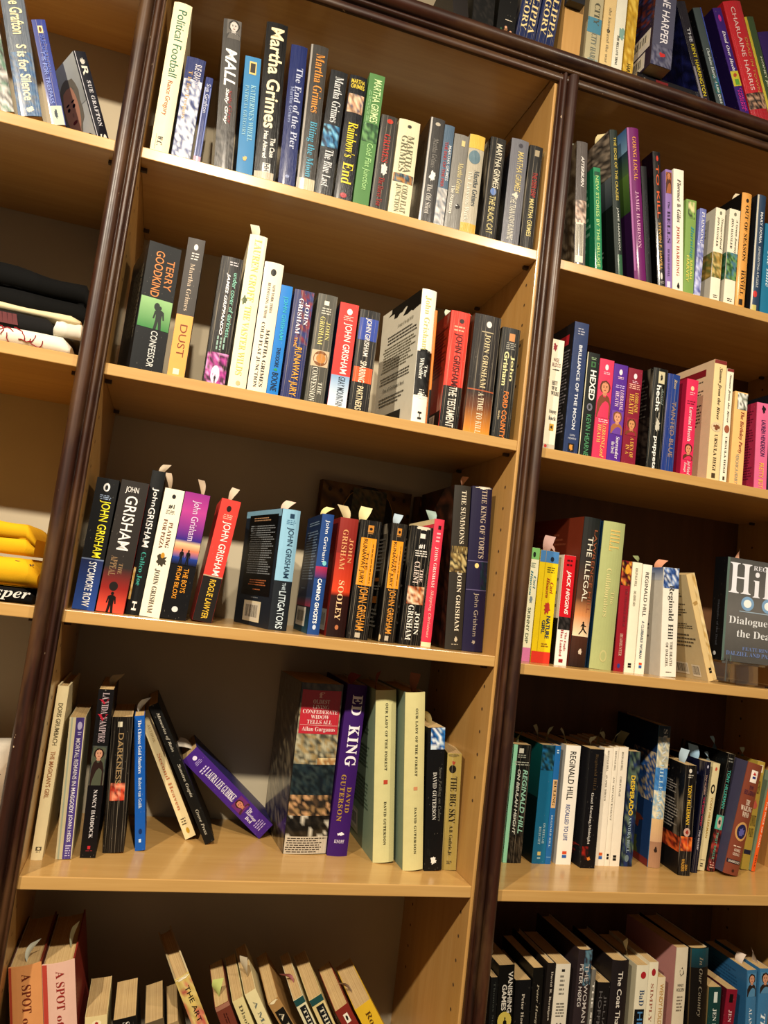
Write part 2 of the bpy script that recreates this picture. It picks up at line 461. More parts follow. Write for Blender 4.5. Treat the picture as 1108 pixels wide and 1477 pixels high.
PARTNAME = {'R': 'colour_block', 'E': 'emblem', 'X': 'emblem', 'N': 'picture', 'P': 'picture', 'PX': 'picture', 'Y': 'picture', 'G': 'picture', 'M': 'small_print', 'V': 'small_print', 'K': 'barcode'}
def book(kind, base, look, where, geo, yaw, lean, spine, opt):
    x, y, z, w, h, d = geo
    rng = random.Random(look)
    root = empty('hardcover_book' if kind == 'h' else 'paperback_book', (x, y, z), (0, math.radians(lean), math.radians(yaw)))
    tag(root, look + " on the " + where if 'ledge' not in where else look + ' on ' + where, 'book')
    root['group'] = 'books on the ' + where
    hard = kind == 'h'
    film = kind == 'm'
    t = .0022 if hard and w > .012 else .0007
    bulge = {'h': min(.004, .11 * w), 'm': min(.0025, .07 * w), 'c': min(.002, .05 * w), 'p': .0004}[kind]
    bc = ink(base); lc = ink(opt.get('lc', base)); rc = ink(opt.get('rc', base))
    def sy(xx): return -bulge * (1 - (2 * xx / w) ** 2) if abs(xx) < w / 2 else 0.
    # cover: back board, rounded spine, front board as one folded sheet with thickness
    ns = 8
    prof = [(-w / 2, d, lc), (-w / 2, d * .5, lc), (-w / 2, .0012, lc)]
    prof += [(-w / 2 + w * k / ns, sy(-w / 2 + w * k / ns), bc) for k in range(ns + 1)]
    prof += [(w / 2, .0012, rc), (w / 2, d * .5, rc), (w / 2, d, rc)]
    def inner(p):
        px, py, c = p
        return (max(-w / 2 + t, min(w / 2 - t, px)), max(py, t + sy(px) + (0 if abs(px) >= w / 2 else 0)), c)
    mb = MB(); zs = [0, h]
    tail = shade(bc, .9)
    for a, b in zip(prof, prof[1:]):
        c = lc if a[2] is lc and b[2] is lc else rc if a[2] is rc and b[2] is rc else bc
        sm = abs(a[1]) < .006 and abs(b[1]) < .006
        mb.poly([(a[0], a[1], 0), (b[0], b[1], 0), (b[0], b[1], h), (a[0], a[1], h)], c, False)
        ia, ib = inner(a), inner(b)
        mb.poly([(ib[0], ib[1], 0), (ia[0], ia[1], 0), (ia[0], ia[1], h), (ib[0], ib[1], h)], ink('#d8cfb8'))
        mb.poly([(a[0], a[1], h), (b[0], b[1], h), (ib[0], ib[1], h), (ia[0], ia[1], h)], c)
        mb.poly([(b[0], b[1], 0), (a[0], a[1], 0), (ia[0], ia[1], 0), (ib[0], ib[1], 0)], c)
    for p in (prof[0], prof[-1]):
        q = inner(p); mb.poly([(p[0], p[1], 0), (p[0], p[1], h), (q[0], q[1], h), (q[0], q[1], 0)], p[2])
    mb.build('cover', PRINT[kind], root)
    # page block
    pb = MB(); ins = .003 if hard else .0004
    yb = d - (.004 if hard else .0006)
    pw = w / 2 - t - .0001
    n = 6
    P = []
    for k in range(n + 1):
        xx = -pw + 2 * pw * k / n
        P.append((xx, (.0016 + t) if hard else (t + .0003)))
    for k in range(n + 1):
        xx = pw - 2 * pw * k / n
        P.append((xx, yb - (.003 * (1 - (xx / pw) ** 2) if hard else 0)))
    pc = (1, 1, 1)
    pb.poly([(a, b, h - ins) for a, b in P], pc); pb.poly([(a, b, ins) for a, b in reversed(P)], pc)
    for a, b in zip(P, P[1:] + P[:1]): pb.poly([(a[0], a[1], ins), (b[0], b[1], ins), (b[0], b[1], h - ins), (a[0], a[1], h - ins)], pc)
    pb.build('page_block', PAGES, root)
    inkm = FILMINK if film else INK
    if spine:
        A, T = MB(), MB()
        kinds = {}
        fm = lambda u, tt, off: ((u - .5) * w * .985, sy((u - .5) * w * .985) - off, h * (1 - tt) * .998 + h * .001)
        decorate(lambda k: kinds.setdefault(PARTNAME[k], MB()), A, T, fm, spine, w, h, rng)
        for nm, m_ in kinds.items(): m_.build(nm, PRINT[kind] if kind == 'c' else inkm, root)
        if A.f: A.build('author_lettering', inkm, root)
        if T.f: T.build('title_lettering', inkm, root)
    for key, fm in (('l', lambda u, tt, off: (-w / 2 - off, (1 - u) * d * .99 + .001, h * (1 - tt) * .998 + h * .001)), ('r', lambda u, tt, off: (w / 2 + off, u * d * .99 + .001, h * (1 - tt) * .998 + h * .001))):
        if key in opt:
            kinds = {}; side = 'back_cover_' if key == 'l' else 'front_cover_'
            lt = MB()
            decorate(lambda k: kinds.setdefault(PARTNAME[k], MB()), lt, lt, fm, opt[key], d, h, rng)
            for nm, m_ in kinds.items(): m_.build(side + nm, inkm, root)
            if lt.f: lt.build(side + 'lettering', inkm, root)
    if 'slip' in opt:
        Mx = Matrix.Translation((x, y, z)) @ Euler((0, math.radians(lean), math.radians(yaw))).to_matrix().to_4x4()
        slip(Mx, look, opt['slip'], w, h, d, rng)
    return root

def slip(Mx, look, col, w, h, d, rng):
    wd = .012 + .007 * rng.random(); ht = .016 + .014 * rng.random()
    sx = (-.3 + .6 * rng.random()) * w; sy0 = .014 + .03 * rng.random()
    bend = (.003 + .009 * rng.random()) * (1 if rng.random() > .4 else -1)
    tw = (.5 + .8 * rng.random()) * (1 if rng.random() > .5 else -1)
    mb = MB(); P = []; Q = []
    for i in range(8):
        f = i / 7; z = h - .003 + (ht + .003) * f - .3 * abs(bend) * f * f
        a = tw * min(1, 1.3 * f) ; ca, sa = math.cos(a), math.sin(a)
        P.append([(sx + bend * f * f + sa * q * wd, sy0 + wd / 2 + ca * q * wd, z + .002 * f * q) for q in (-.5, -.17, .17, .5)])
        Q.append([(u - .0003 * ca, b + .0003 * sa, c) for u, b, c in P[-1]])
    c = lin(col)
    mb.grid(P, c); mb.grid([list(reversed(r)) for r in Q], c)
    o = mb.build('paper_slip', PAPER)
    o.matrix_world = Mx
    tag(o, hue_word(col) + ' paper slip marking the ' + look, 'paper slip', 'paper slips in the books')

BOOKS = [
('h','#efe3c2','tall cream book with green and rust lettering',"central bay's top shelf",(.0225,.006,.9912,.0256,.2332,.1539),-.0,.0,[('T','Political Football',.05,.5,.3,.78,'#3c7a63','s'),('A','Rance Gregory',.53,.76,.28,.62,'#b5694a','s'),('T','W.C.',.9,.96,.3,.6,'#333333','i'),('R',.885,.985,.22,.235,'#333333')],{}),
('m','#3a4576','crinkled blue and silver paperback',"central bay's top shelf",(.0528,.006,.9912,.0271,.1563,.1),-.0,.0,[('N',.22,1,.02,.98,['#dfe2ea','#f4f4f6','#8d95b3','#c3c8d8','#4a5484'],3),('T','SUE GRAFTON',.06,.3,.5,.85,'#d9d6e0','n'),('T','T is for Trespass',.14,.62,.15,.42,'#c2a06a','f')],{}),
('m','#34437f','very slim blue paperback with pink foot',"central bay's top shelf",(.0751,.006,.9912,.0103,.1334,.1),-.0,.0,[('T','Sue Grafton',.08,.42,.25,.8,'#c9cde0','s'),('R',.12,1,.04,.2,'#a9b2d6'),('R',.12,1,.8,.95,'#7f8cc0'),('R',.93,1,0,1,'#c9a0b4')],{}),
('m','#5b5957',"tall grey book with a woman's face at its head","central bay's top shelf",(.1133,.006,.9923,.0264,.2322,.144),-.0,-4.6,[('P',.0,.13,.2,.98,'#cfcac5','#3f3d3c','#77736f'),('T','MALL',.2,.45,.22,.85,'#f4f3f1','B'),('A','Sally',.475,.57,.48,.72,'#a04a4a','i'),('A','Grey',.58,.7,.52,.76,'#a04a4a','i'),('A','Sally Grey',.47,.71,.32,.55,'#efeeec','B'),('N',.75,1,.0,1,['#5b5957','#6e6b68','#4c4a48'],8)],{'lc': '#1c1b1a'}),
('p','#3b86b4','sky-blue paperback with gold star',"central bay's top shelf",(.1439,.006,.992,.0234,.1847,.1145),-.0,-3.7,[('R',.04,.15,.3,.75,'#d9bf7e'),('R',.055,.135,.37,.68,'#3a342c'),('T',"KATHERINE'S WHEEL",.24,.72,.5,.82,'#9fc9d6','f'),('A','PATRICIA GREGORY',.25,.68,.15,.38,'#8fb8c8','f'),('X',.84,.89,.3,.65,'#d3b576')],{'lc': '#1f4f74'}),
('m','#1d1b1a','thick black book with huge pale author lettering',"central bay's top shelf",(.1739,.006,.9921,.0319,.2486,.1541),-.0,-3.3,[('A','Martha Grimes',.035,.68,.22,.86,'#f3e6c4','S'),('T','The Case',.735,.86,.62,.86,'#e6e2da','S'),('T','Has Altered',.7,.87,.3,.5,'#e6e2da','S'),('R',.9,.955,.35,.72,'#dcd9d2'),('T','HH',.905,.95,.42,.66,'#26221f','S'),('R',.955,1,.0,.9,'#bdb3a0')],{}),
('m','#26356e','dark blue book with long white serif title',"central bay's top shelf",(.2067,.006,.9917,.0248,.2244,.1392),-.0,-2.5,[('T','The End of the Pier',.16,.74,.45,.85,'#c3c9df','f'),('A','Martha Grimes',.3,.56,.2,.42,'#9aa4c8','f'),('X',.92,.955,.35,.65,'#8f99bf')],{}),
('m','#4d4a47','charcoal book with orange and turquoise lettering',"central bay's top shelf",(.2349,.006,.9917,.0274,.2345,.1454),-.0,-1.9,[('A','Martha Grimes',.06,.47,.35,.85,'#d99a4e','f'),('T','Biting the Moon',.53,.91,.3,.8,'#59a9c4','f'),('R',.92,1,0,1,'#c9bfa6'),('R',0,1,.02,.12,'#a8a39c')],{}),
('m','#2b2d30','dark book with a blue storm picture mid-spine',"central bay's top shelf",(.2625,.006,.9912,.0267,.2037,.1263),-.0,.0,[('A','Martha Grimes',.05,.42,.3,.8,'#d9dadb','f'),('N',.44,.62,.02,.98,['#3d7fa8','#1f4e73','#7fb7d1','#12222f'],5),('T','The Blue Last',.64,.93,.3,.78,'#d9dadb','f')],{}),
('m','#1c1d26','dark book with yellow title and small stone picture',"central bay's top shelf",(.2933,.006,.9912,.0273,.2052,.1273),-.0,.0,[('T','MARTHA',.03,.065,.1,.9,'#d5c14f','HS'),('T','GRIMES',.07,.105,.1,.9,'#d5c14f','HS'),('N',.15,.3,.05,.95,['#c9a487','#8f735e','#e0c7ad','#5b5a78'],9),('T',"Rainbow's",.38,.66,.25,.85,'#e6d23c','f'),('T','End',.7,.87,.25,.85,'#e6d23c','f'),('E',.94,.98,.3,.7,'#b04048')],{}),
('p','#5e8a55','green paperback with pale green lettering',"central bay's top shelf",(.322,.006,.9912,.0248,.2179,.1351),-.0,.0,[('A','MARTHA GRIMES',.04,.37,.35,.85,'#cfe3b2','n'),('N',.38,.52,0,1,['#3f6b45','#2c4f33','#6f9a66'],4),('T','Cold Flat Junction',.53,.88,.3,.8,'#a9cf93','n'),('V',.12,.4,.1,.3,'#8fb386',2)],{}),
('c','#3b3936','creased black paperback with red lettering and white rose',"central bay's top shelf",(.3499,.006,.9912,.0257,.1564,.1),-.0,.0,[('E',.035,.085,.35,.75,'#b7412f'),('T','GRIMES',.2,.5,.3,.7,'#b33a34','f'),('X',.5,.64,.3,.8,'#dcd8d0'),('T','The Horse You',.66,.96,.3,.65,'#a03a36','f')],{}),
('c','#d9d1b4','cream paperback with grey-green serif title',"central bay's top shelf",(.3832,.006,.9912,.0346,.1583,.1),-.0,.0,[('E',.05,.085,.4,.6,'#4b4a40'),('A','MARTHA',.16,.55,.5,.8,'#77775f','f'),('A','GRIMES',.17,.55,.2,.5,'#77775f','f'),('N',.57,.66,.02,.98,['#c99a4a','#4d6e80','#2f3f46','#b07c3c'],2),('T','COLD FLAT',.68,.97,.5,.78,'#8a8a70','f'),('T','JUNCTION',.68,.97,.2,.46,'#8a8a70','f')],{}),
('m','#4c4a49','silver-grey paperback showing its back cover,white rose',"central bay's top shelf",(.4282,.006,.9912,.0245,.1758,.109),-.0,.0,[('E',.04,.075,.35,.7,'#bdb6a8'),('A','Martha Grimes',.2,.48,.35,.7,'#8d8a86','f'),('X',.5,.62,.3,.85,'#e4e1dc'),('T','The Old Silent',.64,.92,.3,.65,'#c9c5bf','f'),('R',0,1,.03,.14,'#bdbab5')],{'lc': '#4b3d2f'}),
('m','#5f7488','slim blue-grey paperback with red and white title',"central bay's top shelf",(.4493,.006,.9912,.0164,.1704,.1057),-.0,.0,[('A','MARTHA GRIMES',.2,.55,.6,.9,'#dcdfe2','n'),('T','THE END OF THE PIER',.17,.62,.2,.5,'#b7423c','n'),('N',.63,1,0,1,['#b7b4b2','#8a8f96','#d7d4d0'],12)],{}),
('m','#8b8984','silvery paperback with thin cream script title',"central bay's top shelf",(.4716,.006,.9912,.025,.1605,.1),-.0,.0,[('R',.06,.12,.5,.75,'#d6c896'),('A','Martha Grimes',.3,.62,.45,.8,'#d9cda0','f'),('T','The Stargazey',.55,.85,.1,.4,'#ece7da','f'),('X',.72,.78,.5,.9,'#2e2c2b')],{}),
('m','#b9b2a0','paperback with yellow head and yellow foot',"central bay's top shelf",(.4981,.006,.9912,.0265,.1675,.1038),-.0,.0,[('R',0,.14,0,1,'#d9b95c'),('E',.16,.3,.05,.8,'#6f8792'),('A','Martha Grimes',.36,.72,.5,.85,'#4f5a62','f'),('T','The Lamorna Wink',.38,.88,.15,.42,'#dcd8cc','f'),('R',.9,1,0,1,'#d3ae4c')],{}),
('c','#23211f','black scuffed paperback with cream author lettering',"central bay's top shelf",(.5343,.006,.9912,.0265,.1737,.1077),-.0,.0,[('A','MARTHA GRIMES',.06,.5,.4,.8,'#d8d2c0','n'),('E',.5,.57,.3,.7,'#6a86b8'),('T','THE BLACK CAT',.58,.95,.3,.7,'#cfc38f','n')],{'lc': '#1a1716'}),
('m','#7d7d84','steel-silver paperback with pale gold author lettering',"central bay's top shelf",(.5726,.006,.9912,.0305,.182,.1129),-.0,.0,[('E',.04,.08,.4,.65,'#54525a'),('A','MARTHA GRIMES',.12,.5,.4,.75,'#d3c48e','n'),('X',.5,.57,.3,.7,'#d7d3c3'),('T','THE TRAIN NOW RUNNING',.56,.96,.25,.6,'#dad6c8','n')],{'lc': '#25272c'}),
('c','#1a1715','black paperback with red title,last before the panel',"central bay's top shelf",(.6022,.006,.9912,.0237,.1796,.1113),-.0,.0,[('R',.04,.1,.4,.75,'#a89b82'),('T','THE DEER LEAP',.26,.5,.4,.75,'#b1403a','n'),('A','MARTHA GRIMES',.52,.88,.35,.7,'#d6c98f','n')],{'slip': '#b9c79a'}),
('p','#1d2125','thick black paperback with green silhouette picture',"central bay's second shelf",(.0521,.0111,.6741,.0452,.1871,.116),13.0,.0,[('A','TERRY',.11,.35,.62,.86,'#c98b55','n'),('A','GOODKIND',.06,.42,.25,.52,'#d5935a','n'),('R',.43,.665,.01,.99,'#9fc48e','#4e8f55'),('E',.46,.52,.44,.62,'#39413c'),('Y',.48,.665,.4,.85,'#39413c'),('T','CONFESSOR',.68,.96,.47,.68,'#d7d9d6','n')],{'l': [('V',.15,.75,.3,.9,'#7b725f',7)]}),
('p','#4b4643','grey and orange paperback with large brown title',"central bay's second shelf",(.0929,.006,.6741,.0238,.2047,.1269),-.0,.0,[('E',.04,.085,.4,.65,'#e4e0da'),('M',.1,.16,.3,.8,'#d8d4cd',3),('A','Martha Grimes',.185,.53,.35,.62,'#c9b8a5','f'),('R',.56,1,0,1,'#e5ae62'),('T','DUST',.63,.86,.32,.75,'#8b4a23','s'),('R',.945,.985,.3,.65,'#efe4c8')],{'lc': '#c8934f'}),
('c','#232023','black paperback with magenta glow and mint lettering',"central bay's second shelf",(.1462,.006,.6741,.0312,.1893,.1174),-.0,.0,[('M',.03,.07,.4,.8,'#c9c5c9',2),('T','under cover of darkness',.12,.63,.66,.86,'#9fd8c4','s'),('A','JAMES GRIPPANDO',.13,.62,.34,.52,'#f0eef0','B'),('V',.62,.74,.3,.75,'#9ab8ad',3),('N',.76,1,.02,.98,['#b64a9a','#e7a3d6','#8a2f78','#3a1630'],6),('E',.86,1,.28,.68,'#f5d9ee'),('Y',.93,1,.42,.56,'#2a1420')],{'l': [('M',.12,.72,.08,.9,'#a9a5a0',16),('T','author of',.05,.09,.3,.9,'#7fc0a9','H'),('K',.83,.98,.1,.9)],'lc': '#1d1b1d'}),
('h','#ece5cc','tall ivory hardback with pale yellow title and leaf',"central bay's second shelf",(.1784,.006,.6741,.0256,.2311,.1525),-.0,.0,[('A','LAUREN GROFF',.03,.44,.3,.72,'#d9d07c','f'),('T','THE VASTER WILDS',.47,.92,.28,.66,'#d9d07c','f'),('X',.4,.47,-.02,.42,'#5f6b45'),('E',.955,.985,.4,.65,'#c8bd8e')],{'l': [('X',.44,.52,.7,1,'#6b7250')],'lc': '#dcd3b6','slip': '#d8d2b8'}),
('h','#efe6d2','off-white book with plain black serif lettering',"central bay's second shelf",(.2067,.006,.6741,.0277,.1956,.1291),-.0,.0,[('E',.05,.105,.35,.65,'#2b2a28'),('T','NEW YORK TIMES',.17,.39,.55,.7,'#8c857a','f'),('T','BESTSELLING AUTHOR',.16,.44,.3,.45,'#8c857a','f'),('A','MARTHA GRIMES',.52,.96,.55,.75,'#4e4a45','f'),('T','COLD FLAT JUNCTION',.47,.97,.24,.44,'#4e4a45','f')],{'lc': '#26345f','slip': '#e2d6c2'}),
('p','#1b86cf','slim bright blue paperback',"central bay's second shelf",(.2295,.006,.6741,.0168,.1663,.1031),-.0,.0,[('A','JOHN GRISHAM',.1,.5,.3,.75,'#3fb8c8','n'),('T','THEODORE',.57,.75,.35,.7,'#0f2d4a','n'),('T','BOONE',.8,.965,.25,.8,'#0d2238','n'),('X',.755,.79,.3,.7,'#2f9a6a')],{}),
('c','#2a356f','creased navy and red paperback with gold title',"central bay's second shelf",(.2562,.006,.6741,.0293,.1647,.1021),-.0,.0,[('N',0,.5,.3,.98,['#2a356f','#8f2f3c','#3a4684','#6b2f4f'],11),('A','JOHN',.11,.32,.62,.84,'#e9e6ea','f'),('A','GRISHAM',.08,.41,.28,.5,'#e9e6ea','f'),('T','THE',.44,.53,.3,.45,'#e9b24a','n'),('T','RUNAWAY JURY',.53,.98,.3,.75,'#e9b24a','n')],{}),
('c','#5b5a52','grey paperback with a golden oval picture',"central bay's second shelf",(.2918,.006,.6741,.0293,.1664,.1032),-.0,.0,[('R',.06,.1,.35,.6,'#e2ded2'),('M',.12,.19,.25,.75,'#d4d0c4',3),('A','JOHN',.25,.42,.58,.8,'#d9cf8e','f'),('A','GRISHAM',.21,.47,.25,.5,'#d9cf8e','f'),('R',.52,.67,.05,.95,'#c9b79a'),('E',.525,.665,.15,.9,'#8a5a2a'),('E',.55,.64,.3,.8,'#c08a48'),('T','THE',.81,.92,.58,.78,'#e0dccf','f'),('T','CONFESSION',.68,.99,.2,.48,'#e0dccf','f')],{}),
('p','#dd4a44','red paperback with big white author lettering,icy foot',"central bay's second shelf",(.3261,.006,.6741,.0286,.1608,.1),-.0,.0,[('E',.05,.11,.4,.7,'#f2e6e0'),('M',.12,.17,.25,.8,'#f0c4ba',3),('A','JOHN GRISHAM',.19,.68,.3,.78,'#f6efe8','n'),('R',.7,1,0,1,'#8fb0d0','#e6ebf0'),('T','GRAY MOUNTAIN',.71,1.0,.4,.78,'#2b3440','n')],{'lc': '#243a55'}),
('c','#1b1a1c','black paperback with blue block and orange block',"central bay's second shelf",(.3591,.006,.6741,.0312,.1568,.1),-.0,.0,[('R',.08,.3,.03,.97,'#2f4fa5'),('A','JOHN GRISHAM',.08,.46,.3,.62,'#e7e3dd','n'),('R',.57,.72,.03,.97,'#e2632c'),('T','SPARRING',.51,.72,.3,.62,'#f0e6d4','n'),('T','PARTNERS',.76,.99,.3,.62,'#e8d9b8','n')],{}),
('h','#f2eee2','white hardback turned to show its back cover,black splash',"central bay's second shelf",(.4556,.0087,.6745,.0247,.2114,.15),8.1,-1.8,[('A','John Grisham',.05,.46,.2,.62,'#c9c488','f'),('N',.47,.8,0,1,['#1f1f1f','#151515','#333333'],7),('X',.44,.5,.0,1,'#1a1a1a'),('X',.78,.83,0,1,'#f2eee2'),('T','Whistler',.52,.68,.2,.48,'#f0eee6','f'),('T','The',.57,.66,.55,.75,'#f0eee6','f'),('M',.75,.82,.3,.7,'#dad8d0',4),('T','H',.92,.975,.35,.62,'#2a2a2a','S')],{'l': [('R',0,.035,.25,1,'#201f1c'),('X',-.05,.17,.5,1.2,'#201f1c'),('X',-.04,.1,.15,.75,'#26241f'),('T','A master of the legal thriller',.16,.2,.45,.85,'#8d8875','H'),('M',.22,.3,.2,.95,'#4b473f',3),('M',.31,.52,.1,.95,'#77725f',9),('M',.55,.62,.08,.9,'#4b473f',3),('T',"One of Grisham's best",.65,.68,.2,.75,'#3f3b34','Hf'),('M',.72,.8,.1,.8,'#4b473f',3),('R',.87,.975,.05,.72,'#171717'),('K',.91,.965,.2,.5)],'lc': '#d9d4c4'}),
('p','#d98a3e','sliver-thin orange and black paperback',"central bay's second shelf",(.4703,.006,.6742,.0034,.1814,.1125),-.0,-2.2,[('R',.7,1,0,1,'#1a1714')],{}),
('c','#dd4536','red and black paperback with dark red author lettering',"central bay's second shelf",(.504,.006,.6741,.0319,.1879,.1165),-.0,.0,[('E',.06,.1,.45,.7,'#3a1512'),('M',.12,.18,.2,.85,'#f0b49a',2),('A','JOHN GRISHAM',.19,.64,.25,.72,'#641a16','n'),('R',.645,1,0,1,'#191715'),('T','THE TESTAMENT',.65,.99,.3,.72,'#efe8da','n')],{'l': [('M',.12,.55,.15,.95,'#5a1a12',14),('R',.86,1,.3,1,'#1c1512'),('K',.88,.98,.4,.8)],'lc': '#8f2f1c','slip': '#cdd9c6'}),
('c','#2d2827','thick dark paperback fading to orange at its foot',"central bay's second shelf",(.5503,.006,.6741,.0448,.1921,.1191),-.0,.0,[('E',.05,.105,.45,.65,'#e8e0d8'),('R',.14,.15,.3,.75,'#b5a98c'),('A','JOHN GRISHAM',.16,.62,.42,.65,'#d8c9a4','f'),('R',.635,.645,0,1,'#b5623a'),('R',.645,.78,0,1,'#2d2827','#7a4a2c'),('R',.78,1,0,1,'#7a4a2c','#e09a3f'),('T','A TIME TO KILL',.66,1.0,.42,.64,'#eadbc0','f')],{'lc': '#6b3a24','slip': '#c8d8cf'}),
('c','#2b2c2b','black paperback with cream and orange lettering by the panel',"central bay's second shelf",(.5922,.006,.6741,.031,.1803,.1118),-.0,.0,[('R',.05,.12,.4,.72,'#c9935f'),('M',.13,.2,.25,.8,'#a8a79d',4),('A','John',.25,.48,.58,.82,'#ded9a8','S'),('A','Grisham',.22,.53,.22,.48,'#ded9a8','S'),('T','FORD COUNTY',.58,1.0,.4,.68,'#d98a4a','S'),('T','Stories',.76,.84,.2,.32,'#d9c9a4','f')],{'l': [('M',.15,.6,.1,.8,'#6d6c66',14)],'lc': '#1b1b1a'}),
('p','#17191c','black and blue paperback with bold yellow author lettering',"central bay's third shelf",(.0202,.035,.3373,.0294,.1834,.1137),-.0,1.6,[('E',.035,.1,.35,.65,'#e9e9e6'),('E',.05,.09,.43,.57,'#2a2a2a'),('M',.125,.165,.25,.8,'#9fb0c8',3),('A','JOHN GRISHAM',.17,.605,.3,.82,'#efe33f','n'),('R',.615,.625,0,1,'#7d8ba8'),('R',.625,1,0,1,'#2d3a66','#34589f'),('T','SYCAMORE ROW',.64,.975,.38,.72,'#eef0f3','n')],{}),
('p','#3a3532','thick charcoal and red paperback with a man silhouette',"central bay's third shelf",(.0548,.035,.3376,.0369,.1848,.1146),-.0,2.1,[('A','JOHN',.045,.1,.2,.68,'#efece8','H'),('A','GRISHAM',.115,.53,.28,.72,'#efece8','n'),('T','THE',.63,.71,.5,.64,'#a08565','f'),('T','APPEAL',.58,.73,.18,.42,'#a08565','f'),('R',.66,.82,0,1,'#3a3532','#9a2f28'),('R',.82,1,0,1,'#9a2f28','#e0604a'),('E',.77,.84,.3,.62,'#2a2320'),('Y',.845,1,.25,.7,'#141110')],{'rc': '#b3322a'}),
('h','#232526','black hardback with turquoise title,baseball picture',"central bay's third shelf",(.0843,.05,.3372,.0186,.2067,.1364),-.0,1.7,[('A','John',.12,.25,.25,.75,'#f1efeb','n'),('A','GRISHAM',.26,.535,.25,.75,'#f1efeb','n'),('T','Calico Joe',.57,.8,.3,.7,'#4fa79c','f'),('T','H',.91,.97,.35,.7,'#e6e4df','S'),('N',.68,.9,-.0,.16,['#e3d3a0','#c9a45c'],3)],{'rc': '#2a2a2b','slip': '#d9c8ae'}),
('p','#f0ead8','white paperback with football player on spine',"central bay's third shelf",(.1078,.035,.3375,.0271,.1824,.1131),-.0,2.6,[('E',.04,.075,.42,.62,'#2a2a2a'),('T','#1',.12,.155,.35,.65,'#2a2a2a','HS'),('M',.165,.2,.25,.75,'#8c8678',3),('T','PLAYING',.26,.46,.55,.75,'#7d4a2c','f'),('T','FOR PIZZA',.24,.47,.25,.45,'#7d4a2c','f'),('X',.5,.62,.2,.85,'#4d4638'),('E',.5,.545,.45,.65,'#c99a3c'),('A','JOHN GRISHAM',.63,.97,.3,.58,'#6e675a','f')],{'slip': '#cbb79e'}),
('p','#141318','paperback with purple sunset and two dark figures',"central bay's third shelf",(.1397,.035,.3378,.0356,.1812,.1123),-.0,2.7,[('R',0,.15,0,1,'#a03a93','#c04f9d'),('R',.15,.38,0,1,'#c04f9d','#3b2f8f'),('R',.38,.41,0,1,'#3b2f8f','#e8c9a0'),('R',.41,.46,0,1,'#e8c9a0','#d98a6a'),('R',.46,.52,0,1,'#d98a6a','#3a5aa8'),('R',.52,.575,0,1,'#2b4a9c','#15151c'),('A','John Grisham',.06,.38,.35,.72,'#e3cfe6','s'),('Y',.45,.575,.22,.46,'#0e0e12'),('Y',.45,.575,.48,.72,'#0e0e12'),('T','THE BOYS',.6,.79,.55,.75,'#e5a33c','n'),('T','FROM BILOXI',.59,.84,.28,.46,'#e5a33c','n'),('E',.9,.945,.38,.62,'#d9d9d9')],{'r': [('R',0,.35,.0,1,'#7a2f78','#4a2a78'),('R',.35,.46,0,1,'#c98a6a','#3a5aa8')],'rc': '#171526','slip': '#d6c3ad'}),
('p','#d94f47','red and black paperback with yellow lower title',"central bay's third shelf",(.1807,.05,.3382,.028,.181,.1122),-.0,5.4,[('E',.05,.1,.35,.6,'#2a1512'),('M',.12,.165,.25,.8,'#f2b9a8',3),('A','JOHN GRISHAM',.18,.625,.3,.78,'#f4efe9','n'),('R',.63,.64,0,1,'#b9a58c'),('R',.64,1,0,1,'#2a2422'),('T','ROGUE LAWYER',.66,.975,.4,.72,'#e5c24a','n')],{'r': [('R',.62,1,0,1,'#8f2f28'),('R',.08,.2,.1,.5,'#b99c80'),('R',.22,.4,.1,.8,'#c0a285'),('R',.46,.6,.1,.45,'#8f7f77'),('R',.62,.76,.1,.5,'#8f7f77')],'rc': '#1d1a19','slip': '#cdb8a0'}),
('h','#2b3138','navy and pale blue book showing its black back cover',"central bay's third shelf",(.2912,.0548,.3371,.0295,.1809,.145),15.1,-.9,[('R',0,.595,0,1,'#9cc6dd'),('R',.035,.075,.4,.65,'#33506a'),('M',.085,.13,.25,.8,'#4d7a99',3),('A','JOHN GRISHAM',.15,.57,.3,.72,'#2d4a63','n'),('T','THE',.61,.67,.42,.6,'#cfe0ea','n'),('T','LITIGATORS',.68,.985,.3,.68,'#d8e6ee','n')],{'l': [('R',0,.06,0,1,'#8fb6cc'),('R',.04,.74,.12,.93,'#141516'),('M',.06,.1,.25,.8,'#c9a27f',2),('M',.13,.56,.18,.88,'#9da2a6',22),('M',.6,.66,.3,.8,'#c07a4f',3),('M',.68,.7,.45,.7,'#c07a4f',1),('M',.75,.77,.4,.65,'#8a8f94',1),('R',.79,.965,.26,.74,'#e6ddc2'),('K',.81,.95,.3,.7)],'lc': '#2c3540','slip': '#d6b9a6'}),
('h','#2c5490','slim blue book with pink horizon,back cover showing',"central bay's third shelf",(.3442,.05,.3369,.0181,.1821,.1202),-.0,.0,[('A','John Grisham',.05,.4,.3,.7,'#e9eef2','s'),('E',.39,.43,.5,.85,'#8fd3d8'),('R',.44,.54,0,1,'#b8375e','#2c3f7a'),('T','CAMINO GHOSTS',.54,.91,.3,.65,'#f2f4f6','S'),('E',.92,.96,.35,.65,'#c9d4e4')],{'l': [('M',.05,.09,.2,.9,'#9db4cc',2),('M',.13,.56,.12,.92,'#8fa6c0',18),('M',.62,.64,.2,.5,'#8fa6c0',1),('R',.7,.78,0,1,'#2f5570','#a84260'),('R',.78,1,0,1,'#23303f','#2d6478'),('R',.79,.95,.1,.75,'#ece9df'),('K',.81,.93,.15,.7)],'lc': '#243f66','slip': '#e2d38f'}),
